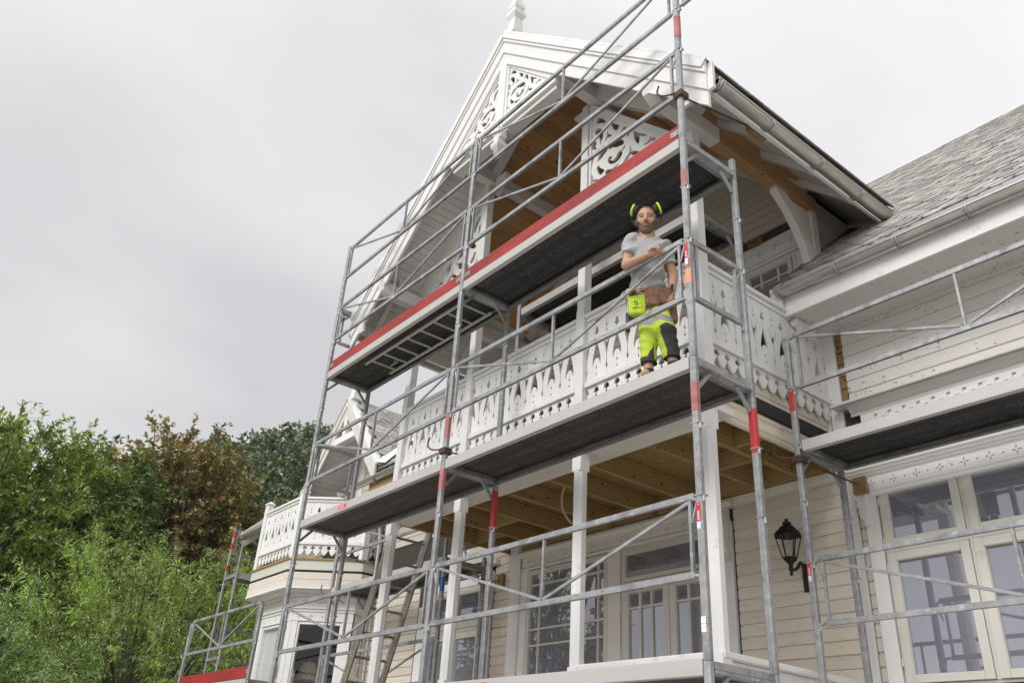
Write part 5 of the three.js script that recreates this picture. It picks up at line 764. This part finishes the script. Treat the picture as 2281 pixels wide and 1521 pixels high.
    const fold = 0.006 * Math.sin(y * 70 + x * 55 + fbm3(x * 9, y * 9, z * 9, 2) * 9) * sstep(1.08, 0.86, y) + 0.01 * (fbm3(x * 13, y * 10, z * 13, 3) - 0.5) + 0.007 * Math.sin((x * 0.7 - y) * 52 + fbm3(x * 7, y * 7, z * 7, 2) * 7) * sstep(0.0, 0.1, Math.abs(x + 0.04)); d += fold;
    d = Math.max(d, 0.83 + 0.02 * Math.sin(x * 22) - y); d = Math.max(d, -ell(p, [-0.033, 1.4, 0.08], [0.078, 0.125, 0.085])); return d; };
  const shirtM = std({ color: C(0.46, 0.46, 0.465), roughness: 0.95, map: tex(256, 256, (u, v) => { const a = tfbm(u, v, 60, 90, 2, 71), b = tfbm(u, v, 4, 4, 4, 72); const m = 0.8 + 0.25 * (a - 0.5) + 0.3 * (b - 0.5); return m; }, { rep: [4, 4] }) });
  M('t_shirt', surf(shirt, [-0.34, 0.76, -0.28], [0.3, 1.46, 0.3], 0.0085), shirtM, man);
  // work trousers cut below the knee: yellow with grey reflective bands and black knee panels
  const trF = (x, y, z) => { const p = [x, y, z]; let d = ell(p, [-0.04, 0.8, -0.125], [0.14, 0.12, 0.115]); d = smin(d, cap(p, J.hipR, J.knR, 0.088, 0.07), 0.035); d = smin(d, cap(p, J.hipL, J.knL, 0.09, 0.077), 0.035); const hR2 = lerpP(J.knR, J.anR, 0.75), hL2 = lerpP(J.knL, J.anL, 0.72); let q = cap(p, J.knR, hR2, 0.07, 0.062), r = cap(p, J.knL, hL2, 0.077, 0.066); d = smin(d, Math.max(q, hR2[1] - 0.01 - y), 0.02); d = smin(d, Math.max(r, hL2[1] - y), 0.02);
    d += 0.003 * Math.sin(y * 75 + x * 30 + fbm3(x * 8, y * 8, z * 8, 2) * 8) * sstep(0.75, 0.5, y) + 0.012 * (fbm3(x * 14 + 3, y * 11, z * 14, 3) - 0.5); d = Math.max(d, y - 0.875); return d; };
  const trCol = (x, y, z) => { const n = 0.85 + 0.3 * fbm3(x * 25, y * 25, z * 25, 3), Y = [0.44 * n, 0.56 * n, 0.045 * n], K = [0.035 * n, 0.034 * n, 0.035 * n], G = [0.26 * n, 0.255 * n, 0.25 * n]; const left = x > 0.0; const w = 0.015 * Math.sin(x * 40);
    if (y > 0.5 + w && y < 0.575 + w) return G; if (y > 0.655 + w && y < 0.705 + w) return G; if (!left && y < 0.215) return K; if (left && y < 0.2) return K;
    if (left) { const mid = mixn(0.055, 0.1, (0.5 - y) / 0.25); if (y < 0.475 - 0.03 * Math.abs(x - 0.1) / 0.08 && x > mixn(0.05, 0.1, sstep(0.45, 0.2, y))) return K; }
    else if (y < 0.33 && x > mixn(-0.0, -0.06, sstep(0.33, 0.18, y))) return K; return Y; };
  M('work_trousers', surf(trF, [-0.26, 0.12, -0.28], [0.28, 0.9, 0.2], 0.0085, trCol), std({ vertexColors: true, roughness: 0.85 }), man);
  // belt, pouches and badge
  const leather = std({ color: C(0.2, 0.105, 0.052), roughness: 0.7, map: tex(128, 128, (u, v) => 0.55 + 0.75 * tfbm(u, v, 6, 6, 5, 81), { rep: [6, 6] }) });
  const belt = P('tool_belt', man); M('strap', (() => { const g = new THREE.TorusGeometry(0.14, 0.02, 8, 40); g.rotateX(Math.PI / 2); g.scale(1.02, 1.2, 0.86); g.translate(-0.04, 0.845, -0.12); return g; })(), leather, belt);
  const pouch = (cx, cy, cz, rx, ry, rz, s) => surf((x, y, z) => { const p = [x, y, z], wob = 0.012 * (fbm3(x * 16 + s, y * 16, z * 16, 3) - 0.5) + 0.004 * Math.sin(x * 90 + y * 30); let d = Math.hypot(Math.max(Math.abs(x - cx) - rx * 0.7, 0), Math.max(Math.abs(y - cy) - ry * 0.75, 0), Math.max(Math.abs(z - cz) - rz * 0.4, 0)) - rz * 0.6; return Math.max(d + wob, y - cy - ry * 0.85); }, [cx - rx - 0.05, cy - ry - 0.05, cz - rz - 0.05], [cx + rx + 0.05, cy + ry + 0.05, cz + rz + 0.05], 0.008);
  M('pouch', pouch(0.0, 0.755, 0.005, 0.06, 0.075, 0.035, 1), leather, belt); M('pouch', pouch(0.09, 0.765, -0.01, 0.055, 0.065, 0.045, 2), leather, belt); M('pouch', pouch(0.135, 0.69, -0.1, 0.03, 0.12, 0.045, 3), leather, belt); M('pouch_flap', pouch(0.05, 0.82, 0.01, 0.1, 0.018, 0.028, 4), leather, belt); M('hammer_loop', pouch(-0.185, 0.69, -0.09, 0.018, 0.14, 0.035, 9), leather, belt); M('pouch_lining', pouch(0.09, 0.815, 0.0, 0.045, 0.02, 0.025, 7), shirtM, belt);
  M('tool_handle', rod(V(0.135, 0.76, 0.0), V(0.155, 0.87, 0.01), 0.012, 8), blackMat, belt);
  const hv = std({ color: C(0.44, 0.56, 0.045), roughness: 0.85 }), hp = P('holster_pocket', man, 'yellow hanging pocket with a dark letter S badge'); M('pocket', pouch(-0.125, 0.7, -0.01, 0.07, 0.095, 0.035, 6), hv, hp);
  M('badge', (() => { const g = new THREE.BoxGeometry(0.075, 0.08, 0.002); g.rotateX(-0.1); g.rotateZ(0.05); g.translate(-0.13, 0.705, 0.03); return g; })(), std({ roughness: 0.8, map: canvasTex(128, 128, (c) => { c.fillStyle = '#b9d92c'; c.fillRect(0, 0, 128, 128); c.strokeStyle = '#333a12'; c.lineWidth = 5; c.beginPath(); for (let i = 0; i < 6; i++) c.lineTo(64 + 58 * Math.sin(i * 1.0472), 64 - 58 * Math.cos(i * 1.0472)); c.closePath(); c.stroke(); c.lineWidth = 15; c.strokeStyle = '#20240e'; c.beginPath(); c.moveTo(88, 46); c.lineTo(64, 32); c.lineTo(40, 46); c.lineTo(40, 58); c.lineTo(88, 70); c.lineTo(88, 84); c.lineTo(64, 97); c.lineTo(40, 84); c.stroke(); }) }), hp);
  M('sock', merge(rod(V(...lerpP(J.knL, J.anL, 0.82)), V(J.anL[0], 0.05, J.anL[2]), 0.043, 14, 0.046), rod(V(...lerpP(J.knR, J.anR, 0.93)), V(J.anR[0], 0.05, J.anR[2]), 0.042, 14, 0.044)), blackMat, man);
  M('shoe', foot(J.anL, 0.03), std({ color: C(0.42, 0.42, 0.4), roughness: 0.7 }), man, 'grey shoe'); M('shoe', foot(J.anR, -0.02), std({ color: C(0.4, 0.26, 0.12), roughness: 0.75 }), man, 'tan work shoe');
  // ear defenders pushed up on the head
  const em = P('ear_defenders', man, 'black and yellow ear defenders pushed up over the temples'), yel = std({ color: C(0.55, 0.72, 0.02), roughness: 0.4 });
  const hp2 = (x, y, z) => [Hc[0] + HS * x, Hc[1] + HS * y, Hc[2] + HS * z];
  for (const s of [1, -1]) {
    const c0 = hp2(s * 0.072, 0.082, 0.032), cup = new THREE.SphereGeometry(0.041, 20, 14); cup.scale(0.66, 1.15, 0.95); cup.rotateZ(s * 0.35); cup.translate(...c0); M('ear_cup', cup, blackMat, em);
    const rim = new THREE.TorusGeometry(0.036, 0.009, 8, 24); rim.scale(1, 1.25, 1); rim.rotateY(Math.PI / 2); rim.rotateZ(s * 0.35); rim.translate(c0[0] + s * 0.024, c0[1] + 0.008, c0[2] + 0.004); M('cup_rim', rim, yel, em);
    M('band_wire', tube([hp2(s * 0.1, 0.13, 0.01), hp2(s * 0.112, 0.135, -0.02), hp2(s * 0.105, 0.05, -0.05), hp2(s * 0.088, 0.015, -0.04)], 0.0045, 6, 20), blackPaint, em);
  }
  M('headband', tube([hp2(-0.092, 0.08, -0.01), hp2(-0.075, 0.11, -0.08), hp2(0, 0.11, -0.11), hp2(0.075, 0.11, -0.08), hp2(0.092, 0.08, -0.01)], 0.009, 8, 30), blackMat, em);
  // hammer in its loop
  const hm = thing('hammer', 'claw hammer with navy grip hanging head up at the man\'s belt', 'hammer', -0.504, 2.008, -0.155, 0.693);
  M('grip', (() => { const g = new THREE.CapsuleGeometry(0.018, 0.15, 6, 14); g.scale(1, 1, 0.75); g.translate(-0.2, 0.56, -0.02); return g; })(), std({ color: C(0.025, 0.035, 0.08), roughness: 0.6 }), hm); M('shaft', rod(V(-0.2, 0.62, -0.02), V(-0.196, 0.83, -0.02), 0.011, 10), galv, hm);
  M('hammer_head', merge(rod(V(-0.15, 0.855, 0.0), V(-0.19, 0.85, -0.015), 0.016, 12), B(-0.21, -0.18, 0.83, 0.865, -0.035, -0.002, 0.005), uvm(tube([[-0.2, 0.855, -0.02], [-0.235, 0.845, -0.035], [-0.26, 0.81, -0.045]], 0.009, 6, 12))), galv, hm);
}

// ================================================================ trees
const leafShape = (L, Wd, fold = 0.25) => { const g = new THREE.BufferGeometry(), f = Wd * fold; g.setAttribute('position', new THREE.Float32BufferAttribute([0, 0, 0, Wd / 2, f, L * 0.45, 0, 0, L * 0.5, -Wd / 2, f, L * 0.45, 0, -L * 0.06, L], 3)); g.setIndex([0, 2, 1, 0, 3, 2, 1, 2, 4, 2, 3, 4]); g.setAttribute('uv', new THREE.Float32BufferAttribute(new Float32Array(10), 2)); g.computeVertexNormals(); return g; };
const leafMat = new THREE.MeshPhysicalMaterial({ color: C(1, 1, 1), roughness: 0.5, transmission: 0.55, thickness: 0 });
const bark = std({ color: C(0.09, 0.075, 0.06), roughness: 0.95, map: tex(128, 256, (u, v) => 0.5 + 0.8 * tfbm(u, v, 12, 5, 4, 91), { rep: [3, 1] }) });
const q0 = new THREE.Quaternion(), e0 = new THREE.Euler(), v0 = V(0, 0, 0), s0 = V(1, 1, 1);
// a tree grows limbs to points in its crown, twigs from the limbs, leaves along the twigs
function tree(name, label, cat, group, { base, fork, ctr, rad, limbs, twigs, leaves, leaf, cols, droop = 0, up = 0.2, twigL = 0.8, shell = 0.55, trunkR = 0.16, flat = 0, colFn }) {
  const t = thing(name, label, cat, base[0], base[1], base[2], 0, group), O = V(...base), F = V(...fork).sub(O), Cc = V(...ctr).sub(O), wood = [], mats = [], cl = [];
  wood.push(rod(V(0, 0, 0), F.clone().multiplyScalar(0.5).add(V(rr(-0.1, 0.1), 0, rr(-0.1, 0.1))), trunkR, 9, trunkR * 0.8), rod(F.clone().multiplyScalar(0.48), F, trunkR * 0.8, 9, trunkR * 0.65));
  for (let i = 0; i < limbs; i++) {
    const a = rr(0, 6.283), h = rr(-0.75, 1), c = Math.sqrt(1 - h * h), R = Math.cbrt(rr(shell, 1)) * (rnd() < 0.22 ? rr(1, 1.2) : 1), tip = Cc.clone().add(V(Math.cos(a) * c * rad[0] * R, h * rad[1] * R, Math.sin(a) * c * rad[2] * R));
    const mid = F.clone().lerp(tip, 0.5).add(V(rr(-0.2, 0.2), rr(0, 0.35), rr(-0.2, 0.2))); wood.push(rod(F.clone().lerp(V(0, 0, 0), rr(0, 0.25)), mid, trunkR * rr(0.25, 0.45), 6, trunkR * 0.2), rod(mid, tip, trunkR * 0.2, 5, trunkR * 0.05));
    const tone = rr(0.72, 1.25);
    for (let k = 0; k < twigs; k++) {
      const st = mid.clone().lerp(tip, Math.pow(rnd(), 0.6)), out = st.clone().sub(Cc); out.set(out.x / rad[0], out.y / rad[1], out.z / rad[2]); const dir = out.normalize().multiplyScalar(0.8).add(V(rr(-1, 1), rr(-0.8, 0.9) + up, rr(-1, 1)).multiplyScalar(0.75)).normalize(), L = twigL * rr(0.5, 1.2), end = st.clone().addScaledVector(dir, L); end.y -= droop * L * rr(0.3, 0.8);
      if (k % 3 === 0) wood.push(rod(st, end, trunkR * 0.05 + 0.004, 4, 0.003));
      const tw = end.clone().sub(st);
      for (let j = 0; j < leaves; j++) {
        const f = Math.pow(rnd(), 0.75), p = st.clone().addScaledVector(tw, f); p.x += rr(-0.06, 0.06) * twigL; p.z += rr(-0.06, 0.06) * twigL; p.y += rr(-0.06, 0.06) * twigL - droop * 0.25 * f * f * L;
        const d = tw.clone().normalize().multiplyScalar(0.55).add(V(rr(-1, 1), rr(-0.9, 0.6) - droop * 0.8, rr(-1, 1)).multiplyScalar(0.8)).normalize();
        const m = new THREE.Matrix4().lookAt(d, v0, Math.abs(d.y) > 0.95 ? V(1, 0, 0) : V(rr(-0.6, 0.6), 1, rr(-0.6, 0.6))); const s = rr(0.5, 1.35); m.scale(V(s, s, s)).setPosition(p); mats.push(m); const col = cols[(rnd() * cols.length) | 0], tt = tone * rr(0.75, 1.25); cl.push(colFn ? colFn(p, col, tt, f) : [col[0] * tt, col[1] * tt, col[2] * tt]);
      }
    }
  }
  M('trunk', merge(wood), bark, t);
  const im = new THREE.InstancedMesh(leaf, leafMat, mats.length), cc = new THREE.Color(); mats.forEach((m, i) => { im.setMatrixAt(i, m); im.setColorAt(i, cc.setRGB(cl[i][0], cl[i][1], cl[i][2])); });
  im.name = 'crown'; im.castShadow = im.receiveShadow = true; im.userData.kind = 'stuff'; t.add(im); return t;
}
const G1 = [[0.27, 0.39, 0.085], [0.33, 0.45, 0.1], [0.2, 0.3, 0.08], [0.43, 0.52, 0.12]], GW = [[0.4, 0.58, 0.13], [0.52, 0.68, 0.19], [0.27, 0.42, 0.11], [0.35, 0.5, 0.13]], GM = [[0.27, 0.3, 0.095], [0.44, 0.28, 0.115], [0.34, 0.26, 0.1], [0.25, 0.32, 0.1], [0.56, 0.35, 0.15], [0.3, 0.29, 0.1]], GD = [[0.15, 0.24, 0.065], [0.2, 0.3, 0.075], [0.12, 0.19, 0.055]];
tree('broadleaf_tree', 'tall broad-leaved green tree at the left edge', 'tree', null, { base: [-24.2, GY, 2.2], fork: [-24, 0.6, 2.2], ctr: [-23.6, 2.9, 2.2], rad: [5.2, 5.5, 5.2], limbs: 270, twigs: 16, leaves: 26, leaf: leafShape(0.18, 0.075), cols: G1, twigL: 0.75, trunkR: 0.24, shell: 0.4, up: 0.05 });
tree('willow_bush', 'bright yellow-green willow bush below the maple, left of the low scaffold', 'bush', null, { base: [-18.0, GY, -1.9], fork: [-18, -1.2, -1.9], ctr: [-17.8, 1.15, -1.9], rad: [3.1, 3.2, 3.5], limbs: 170, twigs: 17, leaves: 26, leaf: leafShape(0.14, 0.026), cols: GW, twigL: 0.8, trunkR: 0.12, droop: 0.35, up: 0.9, shell: 0.25, colFn: (p, c, t) => { const k = 0.85 + 0.5 * fbm3(p.x * 0.6, p.y * 0.6, p.z * 0.6, 2); return [c[0] * t * k * (0.8 + 0.25 * k), c[1] * t * k, c[2] * t * k]; } });
tree('willow_bush', 'darker willow thicket in the lower left corner', 'bush', null, { base: [-14.2, GY, 2.1], fork: [-14.2, -1.6, 2.1], ctr: [-14.1, -0.2, 2.0], rad: [2.2, 2.5, 2.1], limbs: 100, twigs: 15, leaves: 22, leaf: leafShape(0.11, 0.026), cols: GW.slice(2), twigL: 0.7, trunkR: 0.1, droop: 0.3, up: 0.6, shell: 0.2 });
tree('maple_tree', 'reddish brown maple tree rising behind the willow', 'tree', null, { base: [-31, GY, -5.4], fork: [-30.9, 3.8, -5.4], ctr: [-30.6, 7.8, -5.1], rad: [3.7, 4.1, 3.7], limbs: 175, twigs: 15, leaves: 19, leaf: leafShape(0.2, 0.125, 0.15), cols: GM, twigL: 0.85, trunkR: 0.24, shell: 0.2, droop: 0.15 });
tree('maple_tree', 'small green maple between the broad-leaved tree and the brown maple', 'tree', null, { base: [-25.6, GY, -1.6], fork: [-25.5, 3.0, -1.6], ctr: [-25.2, 5.6, -1.6], rad: [1.9, 2.8, 2.1], limbs: 60, twigs: 13, leaves: 17, leaf: leafShape(0.19, 0.12, 0.15), cols: GD.concat([G1[1]]), twigL: 0.75, trunkR: 0.14, shell: 0.2 });
tree('garden_tree', 'leafy garden tree across the yard, reflected in the ground floor windows', 'tree', null, { base: [-19.0, GY, 9.2], fork: [-19, 0.5, 9.2], ctr: [-19, 3.0, 9.2], rad: [3.0, 3.4, 3.0], limbs: 70, twigs: 14, leaves: 14, leaf: leafShape(0.18, 0.09), cols: GD, twigL: 0.9, trunkR: 0.2, shell: 0.3 });
tree('hedge_shrub', 'dark shrubs under the willow beside the house corner', 'shrub', null, { base: [-19.5, GY, -6.0], fork: [-19.5, -1.4, -6.0], ctr: [-19.5, 1.0, -6.0], rad: [2.2, 2.6, 2.2], limbs: 70, twigs: 14, leaves: 18, leaf: leafShape(0.1, 0.045), cols: GD, twigL: 0.6, trunkR: 0.1, shell: 0.2 });
// wooded hillside far behind
const hillTan = (az) => { const a = az * 57.2958; return mixn(0.14, 0.34, sstep(-6, 26, a)) ; };   // az 0 = straight left (-x), grows towards -z
const hillH = (x, z) => { const dx = 3.36 - x, dz = 4.11 - z, d = Math.hypot(dx, dz), az = Math.atan2(dz, dx); const r = sstep(46, 150, d); return GY + r * hillTan(az) * Math.min(d, 165) + 2.5 * (noise3(x * 0.05, 0, z * 0.05) - 0.5) * r; };
{
  const pos = [], idx = [], NA = 90, ND = 40; for (let i = 0; i <= NA; i++) for (let j = 0; j <= ND; j++) { const az = mixn(-1.4, 2.0, i / NA), d = mixn(44, 260, j / ND), x = 3.36 - Math.cos(az) * d, z = 4.11 - Math.sin(az) * d; pos.push(x, hillH(x, z) - 0.4, z); } for (let i = 0; i < NA; i++) for (let j = 0; j < ND; j++) { const k = i * (ND + 1) + j; idx.push(k, k + 1, k + ND + 1, k + 1, k + ND + 2, k + ND + 1); }
  const g = new THREE.BufferGeometry(); g.setAttribute('position', new THREE.Float32BufferAttribute(pos, 3)); g.setAttribute('uv', new THREE.Float32BufferAttribute(new Float32Array((pos.length / 3) * 2), 2)); g.setIndex(idx); g.computeVertexNormals(); const o = new THREE.Mesh(g, std({ color: C(0.03, 0.045, 0.016), roughness: 1, side: THREE.DoubleSide })); o.name = 'hill'; o.receiveShadow = true; scene.add(o); tag(o, 'green hillside behind the house', null, null, 'structure');
  const lf = leafShape(0.85, 0.6, 0.3), mats = [], cl = [], cols = [[0.11, 0.18, 0.045], [0.145, 0.215, 0.055], [0.17, 0.23, 0.06], [0.08, 0.13, 0.045], [0.13, 0.17, 0.06]];
  for (let n = 0; n < 900; n++) { const az = mixn(-0.18, 0.62, rnd()), d = mixn(52, 162, Math.pow(rnd(), 0.7)), x = 3.36 - Math.cos(az) * d, z = 4.11 - Math.sin(az) * d, y = hillH(x, z), H = rr(5, 9), R = rr(1.8, 3.2), con = rnd() < 0.25, c = cols[(rnd() * 5) | 0];
    for (let k = 0; k < 130; k++) { const h = rnd(), a = rr(0, 6.283), w = con ? 1 - h : Math.sqrt(Math.max(0, 1 - Math.pow(2 * h - 0.9, 2) * 0.8)), q = R * (con ? 0.7 : 1) * w * Math.sqrt(rr(0.35, 1)); const m = new THREE.Matrix4().makeRotationFromEuler(new THREE.Euler(rr(0, 6), rr(0, 6), rr(0, 6))); const s = rr(0.6, 1.3); m.scale(V(s, s, s)).setPosition(x + q * Math.cos(a), y + 1 + h * H, z + q * Math.sin(a)); mats.push(m); const t = rr(0.7, 1.3); cl.push([c[0] * t, c[1] * t, c[2] * t]); } }
  const im = new THREE.InstancedMesh(lf, leafMat, mats.length), cc = new THREE.Color(); mats.forEach((m, i) => { im.setMatrixAt(i, m); im.setColorAt(i, cc.setRGB(...cl[i])); }); im.name = 'forest'; im.castShadow = im.receiveShadow = true; scene.add(im); tag(im, 'far-off mixed wood covering the hillside', 'wood', null, 'stuff');
}
scene.fog = new THREE.FogExp2(new THREE.Color(0.8, 0.82, 0.85), 0.0002);

// ---------------------------------------------------------------- put each thing's origin at its base
scene.updateMatrixWorld(true);
for (const o of scene.children) {
  if (!o.isGroup || o.position.lengthSq() > 0 || o.name.startsWith('person') || o.name.startsWith('hammer')) continue;
  const bb = new THREE.Box3().setFromObject(o), c = V((bb.min.x + bb.max.x) / 2, bb.min.y, (bb.min.z + bb.max.z) / 2);
  o.position.copy(c); for (const k of o.children) k.position.sub(c);
}
renderer.render(scene, camera);
